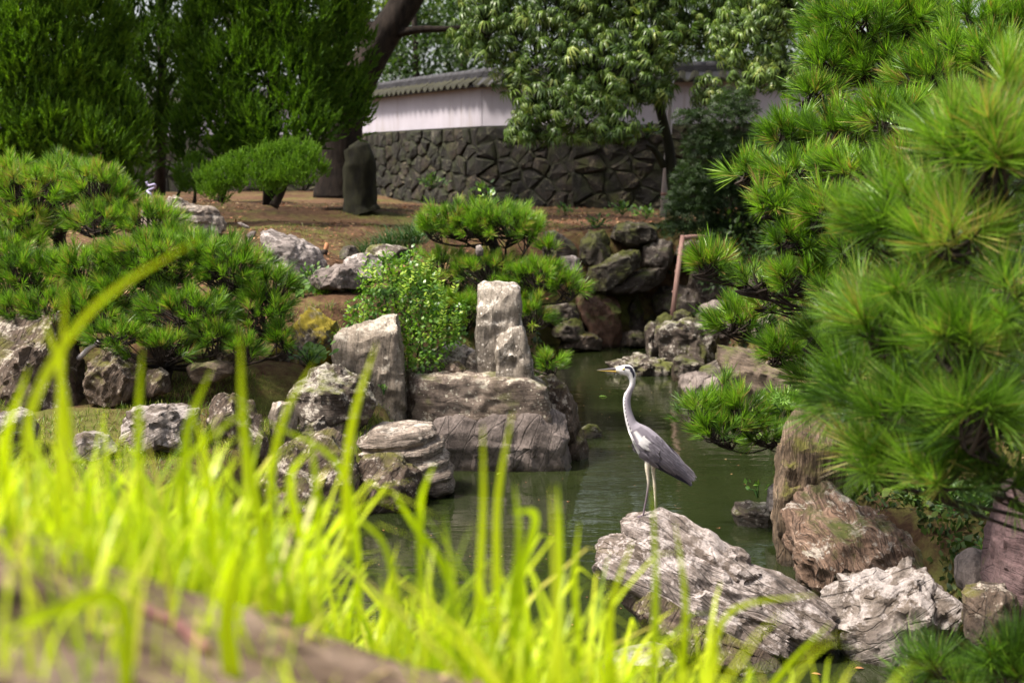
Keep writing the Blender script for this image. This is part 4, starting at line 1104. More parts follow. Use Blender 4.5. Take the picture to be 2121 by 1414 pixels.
def blade(n=4, bend=.35, w=.05):
    V, F, P = [], [], []
    for i in range(n):
        t = i / n
        V += [(-w * (1 - t ** 2) * .5, bend * t * t, t), (w * (1 - t ** 2) * .5, bend * t * t, t)]; P += [t, t]
    V.append((0, bend, 1 - bend * .25)); P.append(1)
    for i in range(n - 1):
        o = 2 * i
        F += [(o, o + 1, o + 3), (o, o + 3, o + 2)]
    F.append((2 * n - 2, 2 * n - 1, 2 * n))
    return T(V, F, P)

# ---- pines
def pine(label, base, trunk_pts, pads, needle, group=None, temps=TUFT, mat=None, density=9.0, trunk_r=0.09, up=0.55, name='pine_tree', rlow=0.0, rhigh=1.0, fat=0.8, tall=1.22):
    """pads: (px, py, rx, ry, Y) ellipses of foliage as seen in the photo; each is built as a flattened ball of needle tufts on twigs."""
    mat = mat or M_PINE
    root = thing(name, label, 'tree', base, group)
    tp = spline([base] + list(trunk_pts), 16)
    A = Acc(); A.tube(tp, list(np.linspace(trunk_r, trunk_r * .4, 16)), 9)
    A.build('trunk', M_BARK, root)
    for pi, pad in enumerate(pads):
        px, py, rx, ry, Y = pad[:5]
        tone = pad[5] if len(pad) > 5 else 0.0  # upper pads lighter, lower ones darker: light and shade put into needle colour
        m = mpp(Y)
        C = at(px, py, Y)
        a, c = rx * m, ry * m * tall
        b = max(a * fat, c * 0.8)
        n = max(6, int(1.35 * density * a * c / needle ** 2 * (1 + .25 * b / needle)))
        d = unit(rng.normal(size=(n, 3)))
        d[:, 2] = np.where(d[:, 2] < -0.45, -d[:, 2] * .8, d[:, 2])
        rad = rng.uniform(0.35, 1.0, n) ** 0.6
        shell = d * rad[:, None] * np.array([max(a - needle * .55, a * .45), max(b - needle * .55, b * .45), max(c - needle * .45, c * .5)])
        pos = C + shell - np.array([0, 0, needle * .3])
        ax = unit(d * np.array([.85, .85, .5]) + np.array([0, 0, up]) + rng.normal(0, .22, (n, 3)))
        r0 = np.clip((rng.normal(.42, .26, n) + .14 * (d[:, 2] * rad)) * (rhigh - rlow) + rlow + tone, 0, .95)  # tufts paler toward the pad top: top light put into the colour
        sc = needle * rng.uniform(.62, 1.15, n)
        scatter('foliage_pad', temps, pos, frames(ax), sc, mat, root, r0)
        # branch from the trunk, then twigs to the tufts
        k = int(np.argmin(np.linalg.norm(tp - (C - np.array([0, 0, c])), axis=1)))
        k = max(2, k - 2)
        foot = C - np.array([0, 0, c * .75])
        mid = (tp[k] + foot) / 2 + rng.normal(0, .03, 3) * np.linalg.norm(foot - tp[k]) + np.array([0, 0, -.04])
        B = Acc()
        br = spline([tp[k], mid, foot, C - np.array([a * .3 * np.sign(tp[k][0] - C[0]) * -1 * -1, 0, c * .45])], 12)
        r1 = max(0.006, min(.016, trunk_r * .18))
        B.tube(br, list(np.linspace(r1, r1 * .35, 12)), 6)
        for p, x in zip(pos, ax):
            q = br[rng.integers(6, 12)]
            e = p + x * needle * .35
            B.tube([q, (q + p) / 2 - np.array([0, 0, .12 * np.linalg.norm(p - q)]), p, e], [needle * .05, needle * .04, needle * .032, needle * .02], 4, False)
        B.build('branch', M_BARK, root)
    return root

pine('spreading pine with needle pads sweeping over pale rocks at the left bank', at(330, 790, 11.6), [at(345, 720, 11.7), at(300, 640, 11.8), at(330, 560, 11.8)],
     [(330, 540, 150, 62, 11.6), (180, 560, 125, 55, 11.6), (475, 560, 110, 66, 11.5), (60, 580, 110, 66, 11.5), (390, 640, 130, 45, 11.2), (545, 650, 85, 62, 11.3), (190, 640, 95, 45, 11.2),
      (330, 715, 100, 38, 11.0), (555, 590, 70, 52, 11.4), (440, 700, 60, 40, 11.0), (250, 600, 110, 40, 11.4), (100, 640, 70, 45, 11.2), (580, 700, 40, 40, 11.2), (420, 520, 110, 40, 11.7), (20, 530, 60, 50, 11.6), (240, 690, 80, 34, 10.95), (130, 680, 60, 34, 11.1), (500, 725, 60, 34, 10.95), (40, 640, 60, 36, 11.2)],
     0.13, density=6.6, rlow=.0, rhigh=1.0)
pine('bright pine crown with a crooked dark stem at the far left', at(120, 620, 12.9), [at(128, 540, 12.9), at(125, 480, 12.9), at(170, 440, 12.9)],
     [(70, 395, 130, 55, 12.7), (195, 385, 75, 55, 12.5), (40, 460, 90, 45, 12.5), (310, 455, 95, 42, 12.4), (200, 455, 80, 36, 12.3), (240, 415, 60, 45, 12.5), (20, 360, 60, 45, 12.9), (130, 350, 60, 36, 12.9), (360, 490, 70, 30, 12.2), (60, 500, 60, 30, 12.4)],
     0.145, density=7.2, rlow=.3, rhigh=1.1)
pine('tiered pine behind the upright stones with a bright top pad', at(1010, 760, 14.0), [at(985, 660, 14.0), at(1040, 580, 14.0), at(1020, 500, 14.0), at(1010, 460, 14.0)],
     [(950, 455, 88, 42, 13.9), (1050, 462, 85, 42, 13.8), (1000, 445, 90, 30, 14.0), (1000, 468, 90, 34, 13.8), (900, 470, 40, 32, 13.8), (1095, 478, 48, 34, 13.7), (1135, 510, 36, 26, 13.6), (1010, 560, 105, 42, 13.7), (1115, 570, 85, 42, 13.5), (1175, 592, 45, 36, 13.4), (920, 545, 60, 40, 13.9),
      (690, 612, 60, 42, 13.2), (960, 640, 80, 45, 13.6), (1100, 650, 60, 42, 13.3), (1060, 620, 70, 40, 13.6), (880, 600, 60, 50, 13.8), (1140, 750, 34, 30, 13.0), (740, 640, 50, 40, 13.3)],
     0.135, density=6.4, rlow=.15, rhigh=1.1)
pine('large green pine reaching over the pond from the right bank', np.array([3.9, 8.6, 0.9]), [np.array([3.9, 8.6, 1.8]), np.array([3.75, 8.7, 2.6]), np.array([3.6, 8.7, 3.2]), np.array([3.5, 8.7, 3.7])],
     [(1800, 50, 150, 70, 8.2), (1720, 120, 85, 55, 8.1), (1910, 45, 95, 60, 8.1), (1690, 190, 62, 38, 8.0), (1830, 130, 130, 48, 8.1), (1950, 160, 130, 62, 7.7), (2060, 115, 90, 60, 7.5), (1640, 270, 72, 52, 7.8), (1740, 270, 90, 52, 7.7),
      (1860, 240, 115, 58, 7.4), (1560, 345, 62, 42, 7.7), (1660, 350, 92, 52, 7.5), (1780, 350, 112, 56, 7.3), (1605, 415, 72, 42, 7.4), (1720, 430, 92, 52, 7.2), (1650, 485, 82, 46, 7.3), (1770, 500, 92, 52, 7.1),
      (1480, 545, 70, 42, 7.6), (1565, 575, 72, 44, 7.5), (1655, 570, 92, 52, 7.3), (1740, 600, 82, 52, 7.1), (1540, 660, 82, 46, 8.3), (1630, 720, 84, 46, 8.1), (1700, 690, 70, 50, 7.6), (1690, 780, 60, 46, 8.0), (2000, 230, 110, 60, 7.2), (1900, 330, 90, 60, 7.2), (1600, 620, 50, 30, 7.8), (2040, 40, 100, 52, 7.8), (1975, 110, 90, 50, 7.7), (2110, 40, 60, 50, 7.7)],
     0.14, density=11.5, trunk_r=.13, rlow=.1, rhigh=1.0)
pine('low pine spray hanging just above the water beside the heron', at(1690, 930, 10.0), [at(1665, 930, 10.0), at(1640, 925, 10.0), at(1600, 915, 9.9)],
     [(1450, 850, 70, 48, 9.7), (1540, 855, 85, 52, 9.7), (1620, 850, 60, 48, 9.8), (1500, 890, 90, 40, 9.6), (1590, 895, 70, 36, 9.7), (1495, 800, 26, 36, 10.2)],
     0.15, density=8.0, trunk_r=.035, rlow=.15, rhigh=.95, name='pine_branch')
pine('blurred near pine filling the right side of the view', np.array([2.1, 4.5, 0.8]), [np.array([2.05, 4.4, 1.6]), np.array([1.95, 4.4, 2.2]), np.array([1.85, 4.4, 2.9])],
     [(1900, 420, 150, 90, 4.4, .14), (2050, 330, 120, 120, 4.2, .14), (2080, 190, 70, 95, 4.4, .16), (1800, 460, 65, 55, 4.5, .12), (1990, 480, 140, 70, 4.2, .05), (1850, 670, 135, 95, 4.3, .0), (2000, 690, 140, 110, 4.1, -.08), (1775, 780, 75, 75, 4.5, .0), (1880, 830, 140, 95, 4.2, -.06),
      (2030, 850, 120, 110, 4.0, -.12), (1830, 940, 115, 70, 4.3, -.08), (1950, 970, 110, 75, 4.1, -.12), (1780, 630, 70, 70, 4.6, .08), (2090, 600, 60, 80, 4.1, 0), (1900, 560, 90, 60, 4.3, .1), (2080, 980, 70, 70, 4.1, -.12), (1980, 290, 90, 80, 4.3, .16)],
     0.175, temps=TUFT_NEAR, mat=M_PINE_N, density=14.0, trunk_r=.05, up=.42, rlow=.05, rhigh=1.0, fat=.7)
pine('blurred dark pine sprig in the lower right corner', np.array([1.62, 4.0, 0.55]), [np.array([1.58, 4.0, .75]), np.array([1.5, 4.0, .9]), np.array([1.42, 4.0, 1.0])],
     [(2060, 1330, 80, 60, 4.2), (1960, 1370, 80, 50, 4.3), (2100, 1390, 60, 50, 4.1), (1900, 1400, 60, 40, 4.4), (2000, 1440, 80, 40, 4.2)],
     0.16, temps=TUFT_NEAR, mat=M_PINE, density=8.0, trunk_r=.02, up=.5, rlow=.0, rhigh=.6, name='pine_branch')

# ---- ellipsoid-lobed crowns
def lobe_points(lobes, n_per_m2, inner=0.25, low=-0.85):
    """Random points in the outer part of the lobes with outward directions. Lobes: (centre, (rx, ry, rz))."""
    PP, DD = [], []
    for C, r in lobes:
        C = np.asarray(C, float); r = np.asarray(r, float)
        area = 4 * math.pi * ((r[0] * r[1]) ** 1.6 / 3 + (r[0] * r[2]) ** 1.6 / 3 + (r[1] * r[2]) ** 1.6 / 3) ** (1 / 1.6)
        n = max(4, int(area * n_per_m2))
        d = unit(rng.normal(size=(n, 3)))
        d = d[d[:, 2] > low]
        k = 1 - inner * rng.random(len(d)) ** 1.5
        p = C + d * r * k[:, None]
        # drop points buried well inside another lobe
        keep_ = np.ones(len(p), bool)
        for C2, r2 in lobes:
            q = (p - np.asarray(C2)) / np.asarray(r2)
            if C2 is C: continue
            keep_ &= ~((np.sum(q * q, 1) < 0.5) & (np.linalg.norm(np.asarray(C2) - C) > 1e-6))
        PP.append(p[keep_]); DD.append(unit(d[keep_] / r))
    return np.concatenate(PP), np.concatenate(DD)

def plobe(px, py, rx, ry, Y, dep=0.8):
    m = mpp(Y)
    return (at(px, py, Y), (rx * m, rx * m * dep, ry * m))

def juniper(label, base, top, lobes, size, mat=M_JUN, dens=230, trunk_r=.12, name='juniper_tree', updir=.9, group=None, rlow=0, rhigh=1, bud=.26, stems=None):
    root = thing(name, label, 'tree', base, group)
    for st in (stems or [[base, (np.array(base) + np.array(top)) / 2 + np.array([.06, 0, 0]), top]]):
        A = Acc(); pts = spline(st, 10); A.tube(pts, list(np.linspace(trunk_r, trunk_r * .35, 10)), 8); A.build('trunk', M_BARK, root)
    # scalloped clumps: small balls of sprays budding from the big lobes
    bud_p, bud_d = lobe_points(lobes, 1.05 / bud ** 2, .22)
    per = max(10, int(dens * 4.2 * bud ** 2))
    m_ = len(bud_p)
    tone = np.clip(rng.normal(.5, .22, m_), 0, 1)
    r_ = bud * rng.uniform(.6, 1.25, m_)
    d_ = unit(rng.normal(size=(m_, per, 3)) + bud_d[:, None, :] * .9 + np.array([0, -.15, .45]))
    pos = (bud_p[:, None, :] + d_ * (r_[:, None, None] * rng.uniform(.55, 1.0, (m_, per, 1))) * np.array([.85, .85, 1.15])).reshape(-1, 3)
    out = d_.reshape(-1, 3)
    n = len(pos)
    ax = unit(out * .6 + np.array([0, 0, updir]) + rng.normal(0, .2, (n, 3)))
    sc = size * rng.uniform(.55, 1.3, n)
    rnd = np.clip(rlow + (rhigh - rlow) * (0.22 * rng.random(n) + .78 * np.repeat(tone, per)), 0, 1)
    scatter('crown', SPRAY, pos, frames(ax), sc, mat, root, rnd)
    return root

juniper('broad dark green juniper with feathery upright sprays at the left edge', at(110, 440, 20.5), at(110, -250, 20.5),
        [plobe(*l) for l in [(60, 250, 130, 110, 19.6), (160, 230, 98, 110, 20), (60, 120, 130, 130, 19.8), (145, 90, 95, 130, 20.2), (80, -40, 130, 120, 20), (222, 268, 58, 54, 19.8), (150, 310, 100, 45, 19.5), (30, 320, 90, 50, 19.3), (-60, 200, 120, 180, 20), (-40, 0, 130, 130, 20.4), (90, -180, 130, 110, 20.4), (60, -330, 110, 130, 20.6), (250, 390, 36, 40, 20.0)]],
        .25, dens=72, rlow=.0, rhigh=1.0, updir=.75)
juniper('tall dark juniper with layered skirts behind the clipped shrub', at(560, 425, 21.5), at(560, -300, 21.5),
        [plobe(*l) for l in [(488, 200, 82, 130, 21.0), (580, 190, 105, 120, 21.2), (496, 70, 82, 120, 21.2), (600, 60, 110, 120, 21.4), (520, -60, 120, 110, 21.4), (560, -190, 110, 120, 21.5), (580, 265, 92, 50, 20.8), (440, 290, 62, 60, 20.9), (440, 130, 40, 110, 21.0), (690, 130, 62, 120, 21.8), (690, 215, 52, 52, 21.6), (660, 20, 80, 110, 21.8), (560, -340, 100, 110, 21.6)]],
        .25, dens=72, rlow=.0, rhigh=.72, updir=.75)
juniper('low clipped bright green juniper spreading flat on a leaning trunk', at(565, 426, 20.0), at(592, 350, 20.0),
        [plobe(*l) for l in [(438, 384, 26, 20, 19.5), (470, 368, 36, 22, 19.6), (520, 352, 44, 26, 19.7), (565, 340, 42, 26, 19.7), (612, 332, 40, 28, 19.8), (645, 348, 24, 28, 19.8), (562, 388, 20, 13, 19.6), (600, 362, 42, 18, 19.6), (530, 372, 44, 16, 19.6), (450, 405, 16, 10, 19.5)]],
        .12, mat=M_JUN2, dens=260, trunk_r=.07, bud=.10, name='clipped_shrub', rlow=.1, rhigh=1, stems=[[at(566, 428, 20.0), at(585, 395, 20.0), at(600, 355, 20.0)], [at(455, 418, 19.8), at(462, 400, 19.8), at(480, 370, 19.8)]])
juniper('small round clipped juniper ball beside the low spreading one', at(402, 420, 20.6), at(400, 370, 20.6),
        [plobe(*l) for l in [(398, 362, 32, 26, 20.4), (400, 378, 28, 20, 20.4), (430, 395, 16, 10, 20.4)]], .11, mat=M_JUN2, dens=260, trunk_r=.03, bud=.09, name='clipped_shrub', rlow=0, rhigh=.7,
        stems=[[at(402, 421, 20.6), at(404, 400, 20.6), at(400, 370, 20.6)], [at(366, 416, 20.8), at(372, 396, 20.8), at(390, 370, 20.6)]])
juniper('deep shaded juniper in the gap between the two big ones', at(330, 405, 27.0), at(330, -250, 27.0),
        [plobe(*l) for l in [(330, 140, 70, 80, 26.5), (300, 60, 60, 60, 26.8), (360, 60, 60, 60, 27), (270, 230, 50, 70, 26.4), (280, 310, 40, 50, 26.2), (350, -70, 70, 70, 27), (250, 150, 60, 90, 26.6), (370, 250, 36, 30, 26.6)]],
        .28, dens=36, rlow=.0, rhigh=.18)  # held to the darkest tones; the gap's shade goes into the foliage colour

# ---- generic broadleaf tree
def limb_tree(root, trunk, r0, limbs, mat, crown=None, sides=9):
    A = Acc(); A.trunk(trunk, [r0 * 1.25, r0, r0 * .95, r0 * .85, r0 * .75, r0 * .65, r0 * .55], seed=int(r0 * 1000)); A.build('trunk', mat, root)
    for lp, lr in limbs:
        B = Acc(); q = spline(lp, 12); B.tube(q, list(np.linspace(lr, lr * .3, 12)), 7); B.build('branch', mat, root)

oak = thing('broadleaf_tree', 'evergreen tree with drooping glossy leaf clusters hanging before the plaster wall', 'tree', at(1402, 440, 23.0))
limb_tree(oak, [at(1404, 445, 23.0), at(1392, 380, 23.0), at(1386, 310, 23.0), at(1364, 215, 23.0), at(1330, 120, 23.0), at(1300, -60, 23.0), at(1280, -260, 23)], .085,
          [([at(1376, 345, 23.0), at(1356, 312, 22.9), at(1338, 300, 22.8)], .07), ([at(1364, 215, 23), at(1250, 150, 22.4), at(1120, 120, 21.8)], .06), ([at(1340, 140, 23), at(1450, 60, 23), at(1560, 40, 22.6)], .06),
           ([at(1320, 60, 23), at(1150, -20, 22.4), at(1000, -30, 22)], .05), ([at(1300, -60, 23), at(1450, -160, 23), at(1600, -200, 23)], .05)], M_BARK2)
ol = [plobe(*l) for l in [(1010, 60, 80, 85, 21.6), (1110, 120, 110, 110, 21.6), (1230, 160, 120, 110, 21.6), (1160, 230, 115, 75, 21.3), (1110, 270, 60, 40, 21.2), (1240, 260, 90, 45, 21.3), (1330, 110, 90, 100, 22), (1150, 20, 130, 90, 22),
                          (1300, 10, 130, 80, 22.4), (1430, 60, 90, 80, 22.4), (1560, 70, 90, 90, 21.6), (1580, 150, 70, 60, 21.4), (1470, 190, 40, 36, 22.0), (1340, 190, 50, 40, 21.8), (1440, -40, 140, 80, 22.6), (1100, -80, 140, 70, 22.2), (1620, 0, 90, 80, 21.8), (1300, -150, 180, 90, 23),
                          (1500, -200, 170, 90, 23), (1150, -220, 150, 90, 22.6), (1350, -300, 180, 90, 23), (1650, -120, 110, 90, 22), (1000, -40, 70, 60, 21.8)]]
pos, out = lobe_points(ol, 60, .6, -.75)
n = len(pos)
scatter('crown', DROOP, pos, frames(unit(np.array([0, 0, 1.0]) + out * .6 + rng.normal(0, .42, (n, 3)))), rng.uniform(.075, .185, n), M_OAK, oak, np.clip(rng.beta(2, 2.4, n) + .05, 0, 1))
B = Acc()
for p, d in list(zip(pos, out))[::3]:
    B.tube([p - d * .35 - np.array([0, 0, .1]), p - d * .15, p + np.array([0, 0, .01])], [.012, .008, .005], 4, False)
B.build('twigs', M_BARK2, oak)

def leafy(root, lobes, dens, size, mat, temps=LEAF, rlow=0, rhigh=1, droop=0.0, inner=.5, low=-.8, name='crown'):
    pos, out = lobe_points(lobes, dens, inner, low)
    n = len(pos)
    cl = fbm(pos * (1.0 / max(size, .05)) * .35, 3, 8)
    pos = pos + out * ((cl - .5) * size * 2.5)[:, None]
    ax = unit(out * .6 + rng.normal(0, .55, (n, 3)) + np.array([0, 0, -droop]))
    nrm = unit(np.array([0, 0, 1.0]) + out * .5 + rng.normal(0, .45, (n, 3)))
    rnd = np.clip(rlow + (rhigh - rlow) * (.4 * rng.random(n) + .6 * np.clip((cl - .3) / .4, 0, 1)), 0, 1)
    return scatter(name, temps, pos, frames(ax, nrm), size * rng.uniform(.7, 1.3, n), mat, root, rnd)

maple = thing('maple_tree', 'dark small-leaved maple in deep shade right of the glossy tree', 'tree', at(1470, 520, 20.6))
limb_tree(maple, [at(1475, 520, 20.6), at(1468, 440, 20.6), at(1490, 340, 20.6), at(1520, 250, 20.6)], .06,
          [([at(1470, 430, 20.6), at(1440, 380, 20.3), at(1415, 350, 20.2)], .025), ([at(1500, 300, 20.6), at(1450, 240, 20.2), at(1410, 245, 20)], .02)], M_BARK2)
leafy(maple, [plobe(*l) for l in [(1480, 300, 70, 45, 20.2), (1440, 240, 40, 12, 20.0), (1520, 230, 50, 50, 20.2), (1450, 370, 62, 45, 20.1), (1510, 390, 70, 60, 20.2), (1430, 430, 60, 45, 20.0), (1490, 460, 60, 40, 20.2), (1405, 470, 36, 26, 20.0), (1560, 320, 50, 60, 20.4), (1580, 430, 60, 80, 20.4)]], 560, .08, M_MAPLE, STAR, inner=.8)

lean = thing('leaning_tree', 'big dark tree with a thick trunk and a limb leaning right over the wall', 'tree', at(705, 405, 24.5))
limb_tree(lean, [at(704, 410, 24.5), at(705, 330, 24.5), at(712, 240, 24.5), at(735, 180, 24.5), at(790, 80, 24.5), at(850, -10, 24.5), at(930, -150, 24.5)], .36,
          [([at(712, 260, 24.5), at(708, 120, 24.7), at(715, 0, 24.8), at(700, -200, 25)], .24), ([at(790, 80, 24.5), at(860, 62, 24.3), at(930, 60, 24.2), at(1000, 50, 24)], .09), ([at(800, 62, 24.5), at(750, 45, 24.8), at(700, 20, 25)], .08)], M_BARK)
leafy(lean, [((x_, y_, z_), (1.9, 1.9, 1.1)) for x_, y_, z_ in [(-7.5, 23, 8.0), (-5.5, 25.5, 8.0), (-3.2, 27.4, 7.6), (-1.0, 28.0, 7.8), (1.2, 28.2, 8.0), (-4.6, 28.6, 8.4), (3.0, 27.6, 8.2), (-3.4, 18.2, 9.6)]] + [plobe(*l) for l in [(760, -160, 150, 70, 24.5), (950, -190, 150, 80, 24.5), (640, -260, 150, 80, 25), (850, -320, 180, 90, 25), (1000, -60, 80, 50, 24.5)]], 24, .24, M_FAR, inner=.7, rhigh=.6)  # high lobes given in metres are unseen, added to shade wall and grotto

stump = thing('tree_stump', 'dark moss-streaked upright stump standing before the stone wall', 'stump', at(748, 432, 24.0))
A = Acc(); A.trunk([at(752, 442, 24), at(748, 425, 24), at(747, 390, 24), at(746, 340, 24), at(738, 306, 24), at(733, 297, 24)], [.32, .27, .25, .25, .21, .10], seed=5, rough=.3)
A.build('trunk', M_BARK2, stump)

# ---- woodland behind the wall
def back_tree(label, px, Y, top, lobes, size=.15, dens=42, rlow=0., rhigh=.7, r=.16, group='trees behind the garden wall'):
    gz = 1.9
    x = at(px, 300, Y)[0]
    root = thing('woodland_tree', label, 'tree', (x, Y, gz), group)
    tpz = at(px, top, Y)[2]
    A = Acc(); A.tube(spline([(x, Y, gz - .3), (x + .2, Y, (gz + tpz) / 2), (x, Y, tpz)], 8), list(np.linspace(r, r * .3, 8)), 7); A.build('trunk', M_BARK, root)
    leafy(root, [plobe(*l) for l in lobes], dens, size, M_FAR, rlow=rlow, rhigh=rhigh, inner=.6)
back_tree('sunlit yellow-green tree showing behind the leaning trunk', 740, 44, -150, [(735, 120, 50, 60, 43), (770, 60, 60, 60, 43.5), (700, 40, 70, 70, 44), (745, 0, 70, 60, 44), (800, 130, 50, 36, 43), (790, 20, 60, 60, 44), (860, 20, 60, 50, 44)], .16, 70, .35, 1.0)  # brighter tone range: the sunlight on it is put into the leaf colour
back_tree('grey-green rounded tree just above the wall coping', 850, 42, -100, [(840, 160, 80, 40, 41.8), (900, 110, 80, 50, 42), (830, 90, 70, 50, 42.4), (940, 160, 60, 40, 42), (880, 40, 80, 50, 43), (960, 60, 70, 60, 43)], .16, 70, .0, .6)
back_tree('dark tall tree behind the wall left of the glossy tree', 950, 46, -260, [(950, 40, 110, 80, 45.5), (880, 10, 90, 70, 46), (980, 120, 80, 60, 45), (900, -100, 140, 90, 46), (1020, -60, 120, 90, 46)], .17, 34, .0, .45)
back_tree('dense dark tree filling the top behind the glossy leaves', 1300, 44, -300, [(1300, 60, 140, 90, 43.5), (1200, -20, 150, 90, 44), (1400, 0, 150, 90, 44), (1300, -140, 180, 110, 44), (1450, 110, 90, 60, 43)], .18, 30, .0, .35)
back_tree('dark evergreen behind the right end of the wall', 1600, 40, -260, [(1560, 120, 120, 90, 39.5), (1680, 60, 130, 90, 40), (1560, 0, 130, 90, 40), (1650, -120, 170, 110, 40), (1600, 220, 100, 70, 39)], .18, 34, .0, .4)
back_tree('dark broadleaf tree at the top right behind the big pine', 2020, 20, -220, [(2000, 20, 90, 60, 19.5), (2090, 0, 90, 70, 19.5), (1960, -70, 120, 80, 20), (2100, -100, 120, 90, 20), (1880, -40, 100, 70, 20.4), (2050, 60, 80, 40, 19.6), (1900, 100, 110, 90, 20.6), (1750, 250, 120, 120, 20.8), (1880, 240, 140, 120, 21), (2060, 200, 140, 120, 21), (1980, 380, 200, 120, 20.8)], .14, 60, .0, .4)
back_tree('shaded broadleaf tree behind the two junipers', 420, 46, -260, [(420, 60, 120, 90, 45.5), (330, 120, 70, 60, 45.6), (520, 30, 120, 90, 46), (420, -60, 150, 80, 46), (360, 200, 60, 50, 45), (560, -120, 160, 110, 46), (240, -40, 60, 40, 45.6)], .17, 34, .0, .5)
back_tree('shaded broadleaf tree behind the left edge juniper', 60, 46, -260, [(60, 80, 160, 120, 45.5), (150, -60, 130, 110, 46), (-60, -40, 160, 140, 46), (200, 180, 100, 90, 45.4), (60, 250, 160, 90, 45)], .18, 26, .0, .4)
# the wood goes on behind and to both sides
wrng = random.Random(3)
k = 0
KIND = ['dark wooded backdrop tree far behind the wall']
for (px, Y, h) in [(-900, 48, 11), (-550, 52, 12), (-250, 55, 13), (120, 58, 13), (480, 56, 12.5), (760, 57, 11.5), (1010, 55, 12), (1520, 54, 13), (1800, 46, 13), (2150, 44, 13), (2500, 42, 12), (2900, 44, 12), (-1300, 50, 12), (3300, 46, 12)]:
    x = at(px, 300, Y)[0]
    root = thing('woodland_tree', 'dark leafy tree of the wood far behind the wall', 'tree', (x, Y, 1.9), 'far wood behind the garden')
    A = Acc(); A.tube([(x, Y, 1.6), (x + .1, Y, 5), (x, Y, h - 2)], [.25, .2, .1], 7); A.build('trunk', M_BARK, root)
    L = []
    for i in range(9):
        zz = wrng.uniform(3.0, h - 1.0)
        L.append((np.array([x + wrng.uniform(-2.0, 2.0), Y + wrng.uniform(-1.5, 1.5), zz]), (wrng.uniform(1.3, 2.0), wrng.uniform(1.3, 2.0), wrng.uniform(.9, 1.5))))
    leafy(root, L, 15, .28, M_FAR, rlow=0, rhigh=.5, inner=.6)
# understorey hedge line behind the wall base
for (px, Y) in [(-400, 46), (-150, 46), (120, 47), (1100, 40), (1350, 38), (1650, 33), (1900, 30), (2200, 30)]:
    x = at(px, 300, Y)[0]
    root = thing('evergreen_bush', 'dark evergreen bush of the understorey behind the wall line', 'bush', (x, Y, 1.8), 'understorey bushes behind the garden')
    leafy(root, [((x + wrng.uniform(-1, 1), Y, 2.6 + wrng.uniform(0, 1.4)), (1.5, 1.1, 1.1)) for i in range(3)], 26, .2, M_FAR, rlow=0, rhigh=.3, inner=.6)

# ---- shaded evergreens that clothe the right bank behind the pines
for lb, lobes in [('dark evergreen bush on the bank behind the lower pine branches', [(1560, 560, 110, 70, 19.5), (1480, 540, 50, 60, 19.8), (1640, 620, 120, 70, 18.5), (1560, 480, 110, 60, 20.2)]),
                  ('dark evergreen bush filling the bank behind the big pine', [(1740, 520, 160, 120, 17.5), (1860, 640, 180, 140, 15.5), (1760, 700, 130, 80, 15.0), (1700, 400, 130, 90, 19)]),
                  ('dark evergreen bush low on the bank behind the near pine', [(1800, 850, 110, 70, 11.8), (1900, 800, 140, 100, 12.2), (2050, 780, 160, 150, 11.6), (1980, 900, 120, 60, 10.6)]),
                  ('dark evergreen bush at the right edge behind the near pine', [(2080, 560, 160, 160, 14), (1950, 480, 140, 120, 15.5), (2150, 900, 120, 120, 9.8)])]:
    c0_ = plobe(*lobes[0])[0]
    root = thing('evergreen_bush', lb, 'bush', (c0_[0], c0_[1], hz(c0_[0], c0_[1])), 'bushes on the right bank')
    leafy(root, [plobe(*l) for l in lobes], 150, .085, M_FAR, rlow=0, rhigh=.35, inner=.6)

# ---- shrub on the islet
bush = thing('leafy_shrub', 'small-leaved yellow-green shrub growing between the two upright stones', 'shrub', at(850, 775, 12.3))
A = Acc()
for tx, ty in [(740, 690), (790, 600), (830, 550), (850, 530), (900, 600), (940, 650), (955, 700), (860, 640), (700, 740), (960, 750), (800, 520), (850, 512)]:
    A.tube(spline([at(850 + (tx - 850) * .1, 780, 12.35), at(850 + (tx - 850) * .5, 740 - (740 - ty) * .35, 12.3), at(tx, ty, 12.3 + rng.uniform(-.2, .15))], 8), list(np.linspace(.010, .003, 8)), 5)
A.build('stems', M_BARK2, bush)
leafy(bush, [plobe(*l) for l in [(800, 590, 60, 60, 12.2), (850, 620, 75, 70, 12.2), (770, 650, 60, 50, 12.1), (890, 680, 70, 60, 12.1), (930, 690, 40, 36, 12.0), (830, 570, 45, 45, 12.3), (870, 740, 60, 36, 12.0), (720, 700, 36, 26, 11.95), (800, 700, 50, 40, 12.05), (850, 540, 22, 30, 12.3), (800, 545, 20, 30, 12.2), (955, 640, 16, 24, 12.1), (690, 725, 16, 18, 11.9)]], 1050, .042, M_BUSH, inner=.7, rlow=.0, rhigh=.95)
sh_p, sh_d = [], []
for i in range(46):      # upright shoots with paired leaves
    bx, by = rng.uniform(720, 960), rng.uniform(540, 720)
    if (bx - 840) ** 2 / 130 ** 2 + (by - 640) ** 2 / 110 ** 2 > 1: continue
    hgt_ = rng.uniform(14, 42)
    Yc = 12.0 + rng.uniform(-.15, .25)
    for t in np.linspace(0, 1, 6):
        for s in (-1, 1):
            sh_p.append(at(bx + hgt_ * .12 * t, by - hgt_ * t, Yc)); sh_d.append((s * .8, rng.normal(0, .5), .55))
sh_p = np.array(sh_p); sh_d = np.array(sh_d)
scatter('shoots', LEAF, sh_p, frames(sh_d + rng.normal(0, .15, sh_d.shape), np.tile([0, -.3, 1.0], (len(sh_p), 1))), rng.uniform(.032, .05, len(sh_p)), M_BUSH, bush, np.clip(rng.normal(.8, .15, len(sh_p)), 0, 1), kind='stuff')

